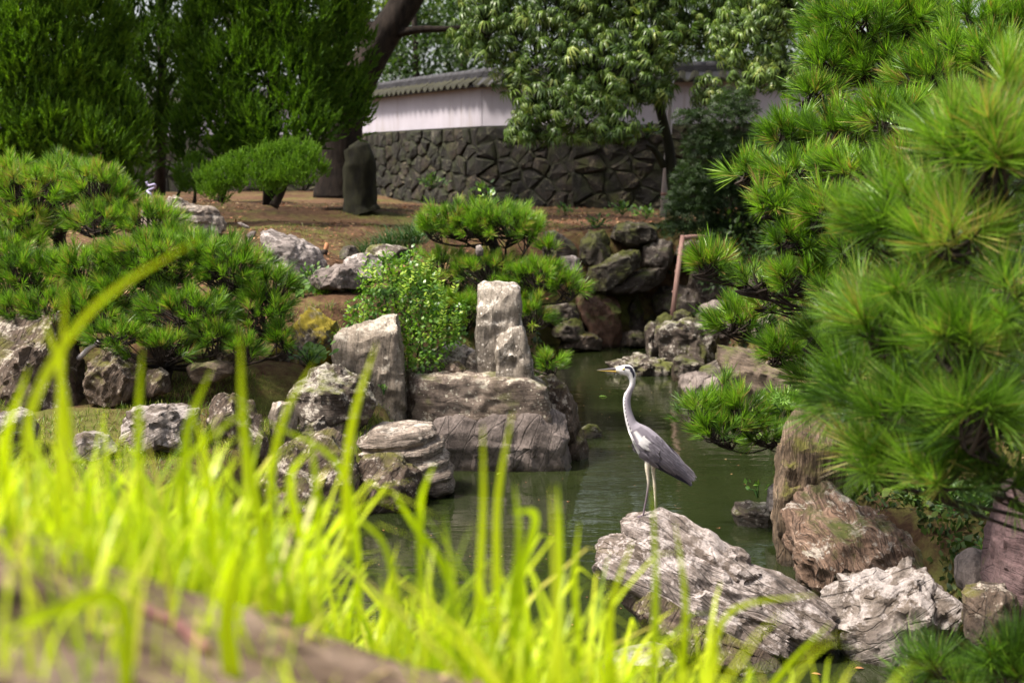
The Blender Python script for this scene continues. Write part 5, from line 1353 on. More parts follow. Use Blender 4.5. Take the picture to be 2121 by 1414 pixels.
# ---- rush clump, ferns, weeds
def blades_at(root, name, centres, n, length, mat, spreadr=.06, w=.035, lean_=.5):
    P, D = [], []
    for c in centres:
        a = rng.uniform(0, 2 * math.pi, n)
        P.append(np.asarray(c) + np.stack([np.cos(a), np.sin(a), a * 0], 1) * spreadr * rng.random((n, 1)))
        D.append(np.stack([np.cos(a) * lean_, np.sin(a) * lean_, np.ones(n)], 1) + rng.normal(0, .2, (n, 3)))
    P = np.concatenate(P); D = np.concatenate(D)
    nr = np.stack([D[:, 0], D[:, 1], np.zeros(len(D))], 1) + rng.normal(0, .1, D.shape)
    return scatter(name, [blade(4, .45, w), blade(4, .8, w), blade(4, .2, w)], P, frames(D, nr), length * rng.uniform(.6, 1.2, len(P)), mat, root)
rush = thing('rush_clump', 'dark green tussock of rushes left of the tiered pine', 'plant', at(820, 525, 15.2))
blades_at(rush, 'blades', [at(x, y, 15.2 + rng.uniform(-.3, .3)) for x, y in [(780, 520), (810, 505), (840, 495), (860, 505), (830, 520), (800, 525), (760, 530), (870, 490)]], 130, .30, M_RUSH, .16, .03, .9)

def round_leaf_mesh():
    V = [(0, 0, 0)]; n = 12
    for k in range(n + 1):
        w = R(20) + (2 * math.pi - R(40)) * k / n
        V.append((math.sin(w) * .5, .06 * math.cos(3 * w), -math.cos(w) * .5))
    F = [(0, k, k + 1) for k in range(1, n + 1)]
    me = bpy.data.meshes.new('leaf'); me.from_pydata(V, [], F); me.update(); me.materials.append(M_BIGLEAF)
    return me
RL = round_leaf_mesh()
def round_plant(label, leaves, Y):
    b = at(np.mean([l[0] for l in leaves]), max(l[1] for l in leaves) + 25, Y)
    root = thing('round_leaf_plant', label, 'plant', b)
    for (x, y, r) in leaves:
        c = at(x, y, Y)
        o = link('leaf', RL); o.parent = root
        o.location = Vector(c.tolist()) - root.location
        o.scale = (r * 2 * mpp(Y),) * 3
        o.rotation_euler = (R(random.uniform(-35, 5)), R(random.uniform(-50, 50)), R(random.uniform(-30, 30)))
        S = Acc(); S.tube([b, (b + c) / 2 + np.array([0, .02, .02]), c], [.004, .003, .003], 4); S.build('stalk', M_WEED, root)
round_plant('pair of big round green leaves at the foot of the sloping slab', [(657, 732, 21), (640, 720, 14), (668, 740, 10)], 11.55)
round_plant('round-leaved plant in the cleft under the big pale boulder', [(620, 610, 14), (632, 590, 12), (645, 600, 10), (612, 585, 9)], 13.0)
round_plant('round-leaved plant by the pipe above the grotto', [(1488, 505, 12), (1500, 490, 10), (1475, 488, 9), (1505, 510, 9), (1492, 478, 9)], 20.0)

def weed(label, px, py, Y, rad, n, size, name='leafy_weed', temps=LEAF, mat=None):
    c = at(px, py, Y)
    root = thing(name, label, 'plant', c)
    m = mpp(Y) * rad
    p = c + np.stack([rng.normal(0, m * .5, n), rng.normal(0, m * .4, n), np.abs(rng.normal(0, m * .35, n))], 1)
    d = unit(p - c + np.array([0, 0, .02]))
    scatter('leaves', temps, p, frames(d + rng.normal(0, .3, (n, 3)), np.tile([0, -.4, 1.0], (n, 1)) + rng.normal(0, .3, (n, 3))), size * rng.uniform(.7, 1.3, n), mat or M_WEED, root)
    S = Acc()
    for q in p[::4]:
        S.tube([c - np.array([0, 0, .05]), (c + q) / 2, q], [.005, .004, .002], 4, False)
    S.build('stems', M_WEED, root)
weed('fern-like weed at the wall foot beside the stump', 895, 385, 29.5, 26, 60, .10)
weed('low weed at the wall foot under the glossy tree', 1000, 395, 28.5, 20, 40, .10)
weed('green weed patch on the terrace above the grotto', 1235, 468, 21.6, 26, 70, .07)
weed('leggy weed at the wall foot near the white pole', 1290, 440, 25, 26, 60, .09)
weed('weed tuft at the foot of the wall in the shade', 1340, 448, 24.5, 24, 50, .09)
weed('small weed left of the weed tuft by the wall', 1170, 440, 26, 16, 30, .09)
weed('pale young leaves sprouting from the trunk of the glossy tree', 1340, 280, 22.4, 26, 60, .09, mat=M_BUSH)
weed('sprig of yellow-green leaves poking out of the tiered pine top', 1012, 408, 13.9, 16, 16, .05, mat=M_BUSH)
weed('leafy creeper on the damp slope above the flat blue-grey slab', 2020, 1060, 8.3, 70, 260, .035)
weed('patch of small creeping leaves above the swirling boulder', 1950, 1040, 8.5, 60, 260, .04)
weed('creeper by the purple-brown rock at the right edge', 2050, 1150, 7.7, 40, 110, .035)
weed('pale ivy leaves caught in the low pine spray', 1620, 838, 9.5, 26, 26, .055, temps=STAR, mat=M_BIGLEAF)
weed('twig of small leaves hanging over the water by the standing rock', 1570, 1016, 9.4, 26, 18, .04)
weed('yellowish creeper between the pines and the purple boulder', 1640, 655, 15.6, 34, 80, .05, mat=M_BUSH)
weed('tuft of thin leaves below the round green leaves', 640, 745, 11.4, 40, 60, .05)
weed('dark ivy on the rock cleft by the big pale boulder', 640, 575, 13.1, 30, 90, .04)
weed('tiny fern on the face of the sloping slab', 795, 805, 11.5, 8, 14, .03)

# ================================================================== HERON
def vcol_mat(name, rough=0.75, spec=0.2, fine=60.0, amt=0.35):
    m, nt = new_mat(name)
    out = nd(nt, 'ShaderNodeOutputMaterial')
    a = nd(nt, 'ShaderNodeAttribute', {'attribute_name': 'tint'})
    tc = nd(nt, 'ShaderNodeTexCoord')
    n = nd(nt, 'ShaderNodeTexNoise', Vector=tc.outputs['Object'], Scale=fine, Detail=5.0, Roughness=0.6).outputs['Fac']
    c = mix(nt, amt, a.outputs['Color'], ramp(nt, n, [(0.3, 0.6), (0.7, 1.0)]), 'MULTIPLY')
    b = nd(nt, 'ShaderNodeBump', Height=n, Strength=0.35, Distance=0.004)
    p = nd(nt, 'ShaderNodeBsdfPrincipled', Base_Color=c, Roughness=rough, Specular_IOR_Level=spec, Normal=b.outputs[0])
    nt.links.new(p.outputs[0], out.inputs[0])
    return m
M_HERON = vcol_mat('heron_plumage')
HY = 7.46
def hp(zx, zy, dy=0.0):
    """Heron sketch coordinates (a 3.533x enlargement of the photo around the bird) to world."""
    p = at(1200 + zx / 3.533, 700 + zy / 3.533, HY)
    p[1] += dy * HM
    return p
HM = HY / FPX / 3.533
heron = thing('grey_heron', 'grey heron standing upright on the slanting slab, long bill pointing left', 'heron', hp(480, 1300))

SEC = [  # front/lower edge, back/upper edge, half depth
    ((268, 248), (266, 214), 15), ((285, 258), (284, 207), 20), ((305, 266), (310, 199), 26), ((332, 274), (345, 195), 29), ((352, 282), (378, 202), 29), ((362, 300), (402, 230), 27),
    ((366, 320), (411, 262), 24), ((364, 345), (413, 305), 22), ((348, 375), (407, 350), 22), ((328, 410), (388, 395), 23), ((320, 455), (375, 450), 24), ((322, 510), (378, 505), 25),
    ((332, 580), (396, 562), 28), ((348, 650), (424, 612), 36), ((376, 725), (510, 655), 60), ((400, 790), (592, 722), 84), ((440, 862), (662, 800), 88), ((500, 918), (722, 880), 76),
    ((600, 965), (770, 955), 54), ((690, 1010), (800, 1005), 30), ((765, 1052), (822, 1055), 13), ((812, 1084), (826, 1078), 4)]
def lerp_sections(n):
    A = spline([(*s[0], 0) for s in SEC], n); B = spline([(*s[1], 0) for s in SEC], n)
    D = np.interp(np.linspace(0, len(SEC) - 1, n), range(len(SEC)), [s[2] for s in SEC])
    return A, B, D
NR, NS = 150, 28
A_, B_, D_ = lerp_sections(NR)
V, F, C = [], [], []
WHT, GRY, LIL, NAV = (0.64, 0.62, 0.63), (0.17, 0.15, 0.18), (0.30, 0.27, 0.315), (0.022, 0.022, 0.04)
CRM = (0.62, 0.55, 0.44)
for i in range(NR):
    s = i / (NR - 1) * (len(SEC) - 1)
    ca = (A_[i] + B_[i]) / 2
    ha = (B_[i] - A_[i]) / 2
    for k in range(NS):
        w = 2 * math.pi * k / NS
        cw, sw = math.cos(w), math.sin(w)
        q = ca + ha * cw
        V.append(hp(q[0], q[1], -sw * D_[i]))
        if s < 6.6:
            c = WHT
            if 2.6 < s < 6.2 and 0.28 - .06 * (s - 3) < cw < 0.86 - .05 * (s - 3): c = NAV
            if s < 1.3 and cw < 0: c = (0.66, 0.6, 0.45)
        elif s < 13.5:
            c = LIL
            if cw < -0.62: c = WHT
            if -0.74 < cw < -0.55 and s > 9.2 and (int(s * 7) % 3 != 0): c = NAV
            if s < 8.5: c = tuple(np.array(WHT) * (8.5 - s) / 1.9 * .9 + np.array(LIL) * (1 - (8.5 - s) / 1.9 * .9))
        else:
            c = GRY
            if cw > .75: c = LIL
            if cw < -0.80 and s < 18: c = WHT
            if 13.6 < s < 15.2 and -.55 < cw < -.05: c = WHT
            if s > 20.4: c = (0.10, 0.10, 0.14)
        C.append(c)
for i in range(NR - 1):
    for k in range(NS):
        k2 = (k + 1) % NS
        F.append((i * NS + k, i * NS + k2, (i + 1) * NS + k2, (i + 1) * NS + k))
F += [tuple(range(NS))[::-1], tuple((NR - 1) * NS + k for k in range(NS))]
HB = Acc(); HB.add(V, F)
def leg(path, rads, cols):
    P = spline([hp(*p) for p in path], 26)
    rr = np.interp(np.linspace(0, len(rads) - 1, 26), range(len(rads)), rads) * HM
    HB.tube(P, list(rr), 10)
    t = np.linspace(0, len(cols) - 1, 26)
    cc = np.stack([np.interp(t, range(len(cols)), [c[j] for c in cols]) for j in range(3)], 1)
    for c in cc:
        C.extend([tuple(c)] * 10)
SH, SH2 = (0.20, 0.165, 0.17), (0.13, 0.10, 0.12)
leg([(512, 850, -30), (494, 930, -32), (499, 1010, -32), (502, 1072, -32), (490, 1150, -32), (474, 1235, -32), (464, 1294, -32)], [34, 19, 10, 10.5, 7.5, 7, 7], [WHT, CRM, CRM, SH, SH2, SH2, SH2])
leg([(555, 890, 34), (543, 960, 34), (549, 1040, 34), (554, 1092, 34), (557, 1160, 34), (560, 1240, 34), (562, 1302, 34)], [32, 16, 9, 12, 7.5, 7, 7], [WHT, CRM, CRM, (0.5, .42, .33), CRM, SH, SH2])
for fx, fy, dy in ((464, 1292, -32), (562, 1300, 34)):
    for dx, dd in ((-52, -6), (-46, -34), (-40, 26), (34, 8)):
        P = [hp(fx, fy, dy), hp(fx + dx * .5, fy + 2, dy + dd * .5), hp(fx + dx, fy + 9, dy + dd)]
        HB.tube(P, [6.5 * HM, 5 * HM, 2 * HM], 6)
        C.extend([SH2] * 18)
hb = HB.build('body', M_HERON, heron)
ca = hb.data.color_attributes.new('tint', 'FLOAT_COLOR', 'POINT')
ca.data.foreach_set('color', np.array([(*c, 1) for c in C], np.float32).ravel())
# wings: rows of overlapping feathers laid on the flank
bvh = BVHTree.FromPolygons([Vector(v) for v in np.concatenate(HB.v)[:NR * NS].tolist()], F[:(NR - 1) * NS])
def feather(acc, colors, zx, zy, L, W, ang, lift, side, c0, c1):
    n = 7
    ca_, sa_ = math.cos(ang), math.sin(ang)
    V, Fc = [], []
    for i in range(n + 1):
        t = i / n
        wd = W * .5 * math.sin(math.pi * min(1, (.16 + .84 * t)) ** .8) ** .7 if t < 1 else 0.4
        for j in (-1, 0, 1):
            x = zx + ca_ * L * t - sa_ * wd * j
            y = zy + sa_ * L * t + ca_ * wd * j
            p = hp(x, y)
            hit = bvh.ray_cast(Vector((p[0], p[1] + side * -1.0, p[2])), Vector((0, side, 0)))
            yy = hit[0].y if hit[0] is not None else p[1] - side * 3 * HM
            V.append((p[0], yy - side * (lift + (.0022 if j == 0 else 0) + .003 * t * (1 - t)), p[2]))
            colors.append(tuple(np.array(c0) * (1 - t) + np.array(c1) * t) if j != 0 else tuple(np.array(c0) * .8))
    for i in range(n):
        for j in range(2):
            a = i * 3 + j
            Fc.append((a, a + 1, a + 4, a + 3))
    acc.add(V, Fc)
hr = random.Random(4)
for side in (1, -1):
    WA = Acc(); WC = []
    for i in range(7):      # dark primaries along the lower edge
        t = i / 6
        feather(WA, WC, 470 + 200 * t, 868 + 105 * t, 190 - 20 * t, 30, math.atan2(.58, .80), .0015 + .0006 * i, side, NAV, (0.03, 0.03, 0.06))
    rows = []
    for i in range(90):
        u = hr.random(); v = hr.uniform(-1, 1)
        rows.append((u, v))
    rows.sort(key=lambda r: -r[0])
    for u, v in rows:
        cx = 425 + 300 * u; cy = 730 + 215 * u
        hw = 62 + 40 * math.sin(math.pi * min(u + .2, 1)) - 45 * max(0, u - .6)
        nx_, ny_ = -.62, .78
        zx, zy = cx - nx_ * 0 + ny_ * 0 + (-.60) * v * hw, cy + .62 * v * hw
        L = 62 + 95 * u + hr.uniform(-8, 8)
        g_ = hr.uniform(.82, 1.15)
        c0 = np.array(GRY) * g_ * .82
        c1 = np.array(LIL) * g_ * (1.3 if v < 0.2 else 1.0)
        if u < .16 and -.6 < v < .3: c0 = np.array(WHT) * .9; c1 = np.array(LIL)
        feather(WA, WC, zx, zy, L, 30 + 6 * (1 - u), math.atan2(.66, .75) + hr.uniform(-.08, .08), .003 + .007 * (1 - u), side, c0, c1)
    w_ = WA.build('wing', M_HERON, heron)
    ca = w_.data.color_attributes.new('tint', 'FLOAT_COLOR', 'POINT')
    ca.data.foreach_set('color', np.array([(*c, 1) for c in WC], np.float32).ravel())
# long breast plumes hanging from the base of the neck
PA = Acc()
for i in range(14):
    x0, y0 = 362 + hr.uniform(-8, 22), 660 + hr.uniform(-20, 40)
    L_ = hr.uniform(90, 150)
    PA.tube([hp(x0, y0, -18 + hr.uniform(-12, 12)), hp(x0 + L_ * .22, y0 + L_ * .5, -34 + hr.uniform(-10, 10)), hp(x0 + L_ * .42 + hr.uniform(-8, 8), y0 + L_, -46)], [2.6 * HM, 3.2 * HM, .7 * HM], 5)
pl_ = PA.build('breast_plumes', M_HERON, heron)
ca = pl_.data.color_attributes.new('tint', 'FLOAT_COLOR', 'POINT')
ca.data.foreach_set('color', np.array([(*WHT, 1)] * len(pl_.data.vertices), np.float32).ravel())
# bill
M_BILL_U = plain_mat('dark_upper_bill', (0.05, 0.045, 0.06), (0.13, 0.115, 0.12), 30, .4, .1)
M_BILL_L = plain_mat('yellow_lower_bill', (0.45, 0.30, 0.06), (0.62, 0.43, 0.10), 30, .4, .1)
def bill(name, pts, mat):
    A = Acc()
    n = len(pts); V = []; ns = 10; Fb = []
    for (x, y, h, d) in pts:
        for k in range(ns):
            w = 2 * math.pi * k / ns
            V.append(hp(x, y - h * math.cos(w), d * math.sin(w)))
    for i in range(n - 1):
        for k in range(ns):
            Fb.append((i * ns + k, i * ns + (k + 1) % ns, (i + 1) * ns + (k + 1) % ns, (i + 1) * ns + k))
    Fb += [tuple(range(ns))[::-1], tuple((n - 1) * ns + k for k in range(ns))]
    A.add(V, Fb)
    return A.build(name, mat, heron)
bill('upper_bill', [(285, 226, 13, 12), (262, 226, 11, 10), (215, 229, 8, 7), (165, 232, 5, 4.5), (128, 234.5, 1.5, 1.5)], M_BILL_U)
bill('lower_bill', [(285, 244, 9, 11), (262, 243, 8, 9), (215, 240, 6, 6.5), (165, 237.5, 3.6, 4), (130, 235.5, 1.2, 1.2)], M_BILL_L)
M_EYE = plain_mat('yellow_iris', (0.55, 0.42, 0.05), (0.7, 0.55, 0.1), 30, .2, 0)
M_PUP = plain_mat('black_pupil', (0.005, 0.005, 0.005), (0.01, 0.01, 0.01), 30, .1, 0)
for side in (1, -1):
    ez = hp(322, 224)
    hit = bvh.ray_cast(Vector((ez[0], ez[1] - side, ez[2])), Vector((0, side, 0)))[0]
    for nm, r_, m_, dy in (('eye', 8.5, M_EYE, 0.0), ('pupil', 4.5, M_PUP, 5.0)):
        bm = bmesh.new(); bmesh.ops.create_uvsphere(bm, u_segments=14, v_segments=8, radius=r_ * HM)
        e_ = bpy.data.meshes.new(nm); bm.to_mesh(e_); bm.free()
        o = link(nm, e_, m_, smooth=True)
        if nm == 'eye':
            o.parent = heron; o.location = Vector((hit.x, hit.y, hit.z)) - heron.location; eye_o = o
        else:
            o.parent = eye_o; o.location = (0, -side * dy * HM, 0)
A = Acc()
for (x0, y0, x1, y1) in ((380, 212, 418, 232), (385, 220, 414, 244), (372, 205, 405, 206)):
    A.tube([hp(x0, y0), hp((x0 + x1) / 2, (y0 + y1) / 2 - 3), hp(x1, y1)], [4 * HM, 2.5 * HM, .8 * HM], 5)
A.build('crest', M_PUP, heron)

# ================================================================== SMALL THINGS
M_BAMBOO = plain_mat('weathered_bamboo', (0.22, 0.12, 0.10), (0.36, 0.215, 0.175), 12, .6, .2, (1, 1, .2))
bp = thing('bamboo_pole', 'reddish bamboo pole leaning in the grotto with a short pipe at its top', 'pole', at(1393, 655, 19.0))
A = Acc(); A.tube([at(1392, 660, 19.0), at(1403, 570, 19.2), at(1414, 488, 19.4)], [.034, .034, .031], 12); A.build('culm', M_BAMBOO, bp)
for (x, y) in [(1394, 643), (1397, 604), (1403, 562), (1409, 517)]:
    A = Acc(); c = at(x, y, 19.02 + (660 - y) * .0023); A.tube([c - np.array([.001, 0, .012]), c, c + np.array([.001, 0, .012])], [.036, .041, .036], 12); A.build('node', M_BAMBOO, bp)
A = Acc(); A.tube([at(1412, 492, 19.4), at(1440, 490, 19.6), at(1472, 492, 19.8)], [.03, .03, .03], 10); A.build('pipe', M_BAMBOO, bp)

M_WPOLE = plain_mat('chipped_white_paint', (0.42, 0.36, 0.36), (0.62, 0.58, 0.60), 10, .5, .1, (1, 1, .3))
wp = thing('metal_pole', 'thin white painted metal pole beside the trunk of the glossy tree', 'pole', at(1374, 448, 23.4))
A = Acc(); A.tube([at(1374, 450, 23.4), at(1384, 300, 23.4), at(1394, 100, 23.4)], [.065, .052, .04], 10); A.build('shaft', M_WPOLE, wp)
A = Acc(); c = at(1377, 405, 23.4); A.tube([c, c + np.array([.004, 0, .05])], .069, 10); A.build('collar', M_BAMBOO, wp)

M_CROW = plain_mat('black_feathers', (0.006, 0.006, 0.008), (0.02, 0.02, 0.026), 30, .5, .2)
crow = thing('black_bird', 'small black bird standing on the shaded earth before the stone wall', 'bird', at(1071, 432, 26.0))
A = Acc()
A.tube(spline([at(1071, 404, 25.9), at(1071, 410, 25.95), at(1070, 416, 26), at(1072, 424, 26.05), at(1075, 434, 26.2), at(1077, 440, 26.35)], 16), list(np.interp(np.linspace(0, 5, 16), range(6), [.02, .045, .05, .075, .05, .012])), 12)
for dx in (-.02, .025):
    c = at(1071, 430, 26.05) + np.array([dx, 0, 0]); A.tube([c, c - np.array([0, 0, .12])], [.012, .006], 6)
A.build('body', M_CROW, crow)
A = Acc(); c = at(1071, 407, 25.9); A.tube([c, c + np.array([-.06, -.03, -.005])], [.014, .002], 6); A.build('bill', M_CROW, crow)

M_ROPE = plain_mat('white_lilac_plastic', (0.26, 0.23, 0.38), (0.46, 0.42, 0.58), 20, .4, .1)
tw = thing('twisted_tube', 'pale lilac twisted plastic tube sticking up behind the layered rock', 'tube', at(325, 418, 17.6))
A = Acc(); A.tube(spline([at(326, 420, 17.6), at(316, 412, 17.6), at(312, 402, 17.55), at(305, 396, 17.6), at(313, 392, 17.65), at(321, 388, 17.6), at(320, 382, 17.55), at(308, 384, 17.6), at(303, 376, 17.6)], 34), .014, 9); A.build('tube', M_ROPE, tw)

M_CLAY = plain_mat('terracotta', (0.26, 0.11, 0.05), (0.42, 0.2, 0.1), 20, .8, .2)
pg = thing('clay_peg', 'short terracotta peg stuck in the bare earth right of the big pale boulder', 'peg', at(675, 526, 14.6))
A = Acc(); A.tube([at(672, 527, 14.6), at(678, 503, 14.6)], [.026, .022], 9); A.build('shaft', M_CLAY, pg)
A = Acc(); A.tube([at(671, 527, 14.58), at(674, 517, 14.58)], [.032, .030], 9); A.build('sleeve', M_BARK, pg)

wpipe = thing('white_pipe', 'white plastic pipe end lying under the left pine', 'pipe', at(165, 745, 11.1))
A = Acc(); A.tube(spline([at(150, 752, 11.2), at(168, 738, 11.1), at(186, 720, 11.05), at(203, 710, 11.0)], 10), .022, 10); A.build('tube', M_WPOLE, wpipe)
tagp = thing('pale_marker', 'small pale stone marker inside the tiered pine', 'marker', at(992, 528, 13.4))
A = Acc(); A.tube([at(994, 530, 13.4), at(993, 518, 13.4), at(991, 508, 13.4)], [.035, .04, .022], 7); A.build('stone', GREY, tagp)
M_ROOT = plain_mat('reddish_root', (0.14, 0.06, 0.06), (0.24, 0.11, 0.10), 20, .7, .2)

# floating leaves
fl = [tag(scatter('floating_leaf', [LEAF[0]], [at(x, y, Yw(y)) + np.array([0, 0, .006])], frames(np.array([d]), np.array([(0.1, 0, 1.0)])), np.array([s]), m_, None, np.array([.9])), lb, 'leaf')
      for x, y, d, s, m_, lb in [(1240, 822, (1, .2, .03), .10, M_BIGLEAF, 'curled green leaf floating left of the heron neck'), (1530, 1205, (1, .4, 0), .05, M_CLAY, 'rusty leaf floating behind the heron slab'),
                                 (1680, 1396, (1, -.2, 0), .05, M_CLAY, 'brown leaf floating at the bottom beside the slab'), (1770, 1385, (1, .1, 0), .05, M_CLAY, 'orange leaf floating under the white rippled rock'), (1028, 984, (.8, .2, .3), .05, M_BUSH, 'yellow leaf at the waterline of the speckled block')]]

# ================================================================== GRASS AND LITTER
def grass_mat():
    return leaf_mat('sunlit_grass', [(0.0, (0.12, 0.20, 0.008)), (0.35, (0.33, 0.43, 0.006)), (0.75, (0.51, 0.59, 0.008)), (0.93, (0.56, 0.60, 0.03)), (1.0, (0.50, 0.38, 0.14))], trans=0.5, rough=0.4, spec=0.35)
M_GRASS = grass_mat()
GB = [blade(6, b_, w_) for b_, w_ in ((.15, .036), (.35, .045), (.6, .038), (.95, .046), (.25, .030), (.7, .026))]

# envelope of the grass tops in the photo (px -> row) for the dense sward
ENV = [(-400, 880), (0, 900), (150, 905), (300, 900), (450, 930), (560, 965), (650, 1010), (760, 1070), (860, 1150), (930, 1130), (1020, 1110), (1100, 1120), (1180, 1160), (1280, 1240), (1400, 1280), (1500, 1310), (1620, 1360), (1720, 1410), (1850, 1490), (2300, 1640)]
ex, ey = zip(*ENV)
def grass_field():
    P, D, Nn, S, Rn = [], [], [], [], []
    N = 23000
    X = rng.uniform(-1.5, 1.1, N); Yg = 1.25 + 2.1 * rng.random(N) ** 1.2
    H = height(X, Yg)
    clump = fbm(np.stack([X * 5, Yg * 5, X * 0], 1), 3, 21)
    for x, y, h, c in zip(X, Yg, H, clump):
        u = 1060.5 + x / y * FPX
        if not -500 < u < 2300: continue
        row = 350 + (EYE - h) / y * FPX * 1.0
        top = np.interp(u, ex, ey)
        mx = (row - top) / FPX * y              # tallest blade the envelope allows here
        if mx < .05: continue
        dens = np.clip((c - .36) / .2, .08, 1) * (1.0 if u < 620 else .34)
        if y < 1.78 and u < 1000: dens *= .13 + .16 * (u < 200) + .14 * (u > 560)
        if rng.random() > dens: continue
        L = min(mx * rng.choice([rng.uniform(.3, .8), rng.uniform(.8, 1.3)], p=[.75, .25]), .36) if y > 1.78 or u > 1000 else rng.uniform(.05, .20)
        P.append((x, y, h - .01)); S.append(L)
        a = rng.uniform(0, 2 * math.pi); l = abs(rng.normal(0, .22))
        D.append((math.cos(a) * l, math.sin(a) * l, 1)); Nn.append((math.cos(a), math.sin(a), 0.0)); Rn.append(np.clip(rng.normal(.55, .25), 0, .97 if rng.random() > .04 else 1))
    return map(np.array, (P, D, Nn, S, Rn))
gp, gd, gn, gs, gr = grass_field()
sward = scatter('bank_grass', GB, gp, frames(gd, gn), gs, M_GRASS, None, gr)
# blade width stays near 6-9 mm whatever the length, so blades are re-scaled across
tag(sward, 'blurred bright yellow-green grass on the near bank', 'grass', kind='stuff')

def hero_blades():
    """The tall single blades that stand out in front: (base px, tip px, bend px, distance, width m)."""
    L = [((120, 1010), (137, 590), (125, 780), 1.65, .011), ((60, 860), (410, 495), (190, 640), 1.55, .008), ((545, 1160), (497, 690), (505, 900), 1.75, .014), ((140, 900), (90, 660), (120, 760), 1.7, .010),
         ((715, 980), (780, 710), (735, 850), 1.9, .011), ((290, 1050), (295, 720), (285, 880), 1.8, .012), ((380, 1000), (440, 760), (390, 880), 1.8, .010), ((630, 1150), (640, 930), (600, 1000), 1.9, .012),
         ((990, 1250), (1000, 880), (1000, 1050), 1.9, .010), ((1030, 1250), (1062, 850), (1030, 1040), 1.95, .011), ((1060, 1260), (1065, 1000), (1075, 1120), 1.9, .010), ((1150, 1330), (1155, 1000), (1160, 1150), 1.95, .011),
         ((1200, 1350), (1200, 1080), (1190, 1200), 2.0, .009), ((1270, 1400), (1310, 1120), (1265, 1260), 2.0, .010), ((1352, 1400), (1350, 1000), (1358, 1200), 2.05, .010), ((1412, 1414), (1398, 1080), (1420, 1250), 2.1, .010),
         ((1470, 1430), (1690, 1230), (1510, 1270), 2.0, .010), ((1590, 1450), (1720, 1290), (1640, 1370), 2.1, .010), ((480, 1430), (495, 1130), (470, 1290), 1.45, .020), ((250, 1250), (10, 1310), (100, 1270), 1.3, .014),
         ((870, 1080), (900, 960), (875, 1020), 2.0, .009), ((930, 1200), (815, 1020), (860, 1090), 2.0, .011), ((740, 1150), (545, 870), (700, 960), 2.0, .010), ((560, 1000), (650, 750), (590, 860), 1.9, .009), ((1080, 1200), (1060, 1060), (1110, 1070), 1.9, .012),
         ((190, 1160), (210, 950), (180, 1050), 1.7, .012), ((20, 1100), (60, 760), (10, 920), 1.7, .013), ((440, 1120), (405, 860), (430, 980), 1.8, .011), ((330, 1120), (520, 840), (380, 960), 1.8, .010), ((660, 1180), (640, 880), (655, 1020), 1.95, .011), ((820, 1250), (700, 1050), (790, 1120), 1.9, .010)]
    A = Acc(); rn = []
    for b, t, mdl, Y, w in L:
        w *= 1.15
        pts = spline([at(*b, Y + .02) - np.array([0, 0, .12]), at(*b, Y), at(*mdl, Y - .02), at(*t, Y - .05)], 14)
        V, Fb = [], []
        yaw = rng.uniform(-.5, .5)
        for i, p in enumerate(pts):
            k = i / 13
            wd = w * .5 * (1 - k ** 3) * (0.6 + .4 * math.sin(min(1, k * 2) * math.pi / 2)) + .0004
            tg = pts[min(i + 1, 13)] - pts[max(i - 1, 0)]
            s = np.cross(tg, (math.sin(yaw), math.cos(yaw), .15)); s /= np.linalg.norm(s)
            nn = np.cross(s, tg); nn /= np.linalg.norm(nn) + 1e-9
            V += [p - s * wd + nn * wd * .3, p, p + s * wd + nn * wd * .3]
        for i in range(13):
            for j in range(2):
                a = i * 3 + j; Fb.append((a, a + 1, a + 4, a + 3))
        A.add(V, Fb); rn += [float(rng.uniform(.35, .8))] * len(V)
    o = A.build('tall_grass', M_GRASS)
    a = o.data.attributes.new('rnd', 'FLOAT', 'POINT'); a.data.foreach_set('value', np.array(rn, np.float32))
    a = o.data.attributes.new('tip', 'FLOAT', 'POINT'); a.data.foreach_set('value', np.full(len(rn), .5, np.float32))
    tag(o, 'tall blurred single grass blades rising in front of the pond', 'grass', kind='stuff')
hero_blades()

# a root and clods on the near bank
rt = thing('tree_root', 'thin reddish root crossing the bare soil of the near bank', 'root', at(280, 1262, 1.62))
def on_bank(px, py):
    lo_, hi_ = .8, 3.0
    for _ in range(40):
        m_ = (lo_ + hi_) / 2
        q = at(px, py, m_)
        if q[2] > hz(q[0], q[1]): lo_ = m_
        else: hi_ = m_
    return at(px, py, lo_)
A = Acc(); A.tube(spline([on_bank(x, y) + np.array([0, 0, .004]) for x, y in [(250, 1240), (290, 1262), (330, 1282), (370, 1300), (410, 1335), (430, 1352)]], 16), .007, 7); A.build('strand', M_ROOT, rt)

# turf on the left bank, moss fuzz, fallen leaves on the garden earth
def field(name, n, xr, yr, cond, temps, size, mat, label, cat, lean_=.35, flat=False, thr=.5, fs=1.2):
    X = rng.uniform(*xr, n); Y_ = rng.uniform(*yr, n)
    c = fbm(np.stack([X * fs, Y_ * fs, X * 0], 1), 3, 31)
    sd = pond_sd(X, Y_)
    k = (sd > .12) & (c > thr) & cond(X, Y_)
    X, Y_ = X[k], Y_[k]; H = height(X, Y_)
    m_ = len(X)
    if flat:
        ax = np.stack([rng.normal(size=m_), rng.normal(size=m_), rng.normal(0, .15, m_)], 1); nr = np.tile([0, 0, 1.0], (m_, 1)) + rng.normal(0, .25, (m_, 3)); H = H + .008
    else:
        ax = np.tile([0, 0, 1.0], (m_, 1)) + rng.normal(0, lean_, (m_, 3)); nr = rng.normal(size=(m_, 3))
    o = scatter(name, temps, np.stack([X, Y_, H], 1), frames(ax, nr), size * rng.uniform(.6, 1.3, m_), mat)
    return tag(o, label, cat, kind='stuff')
SB = [blade(3, .4, .09), blade(3, .7, .08)]
M_TURF = leaf_mat('thin_turf', [(0.0, (0.06, 0.11, 0.015)), (0.6, (0.13, 0.20, 0.02)), (1.0, (0.28, 0.27, 0.07))], trans=.35)
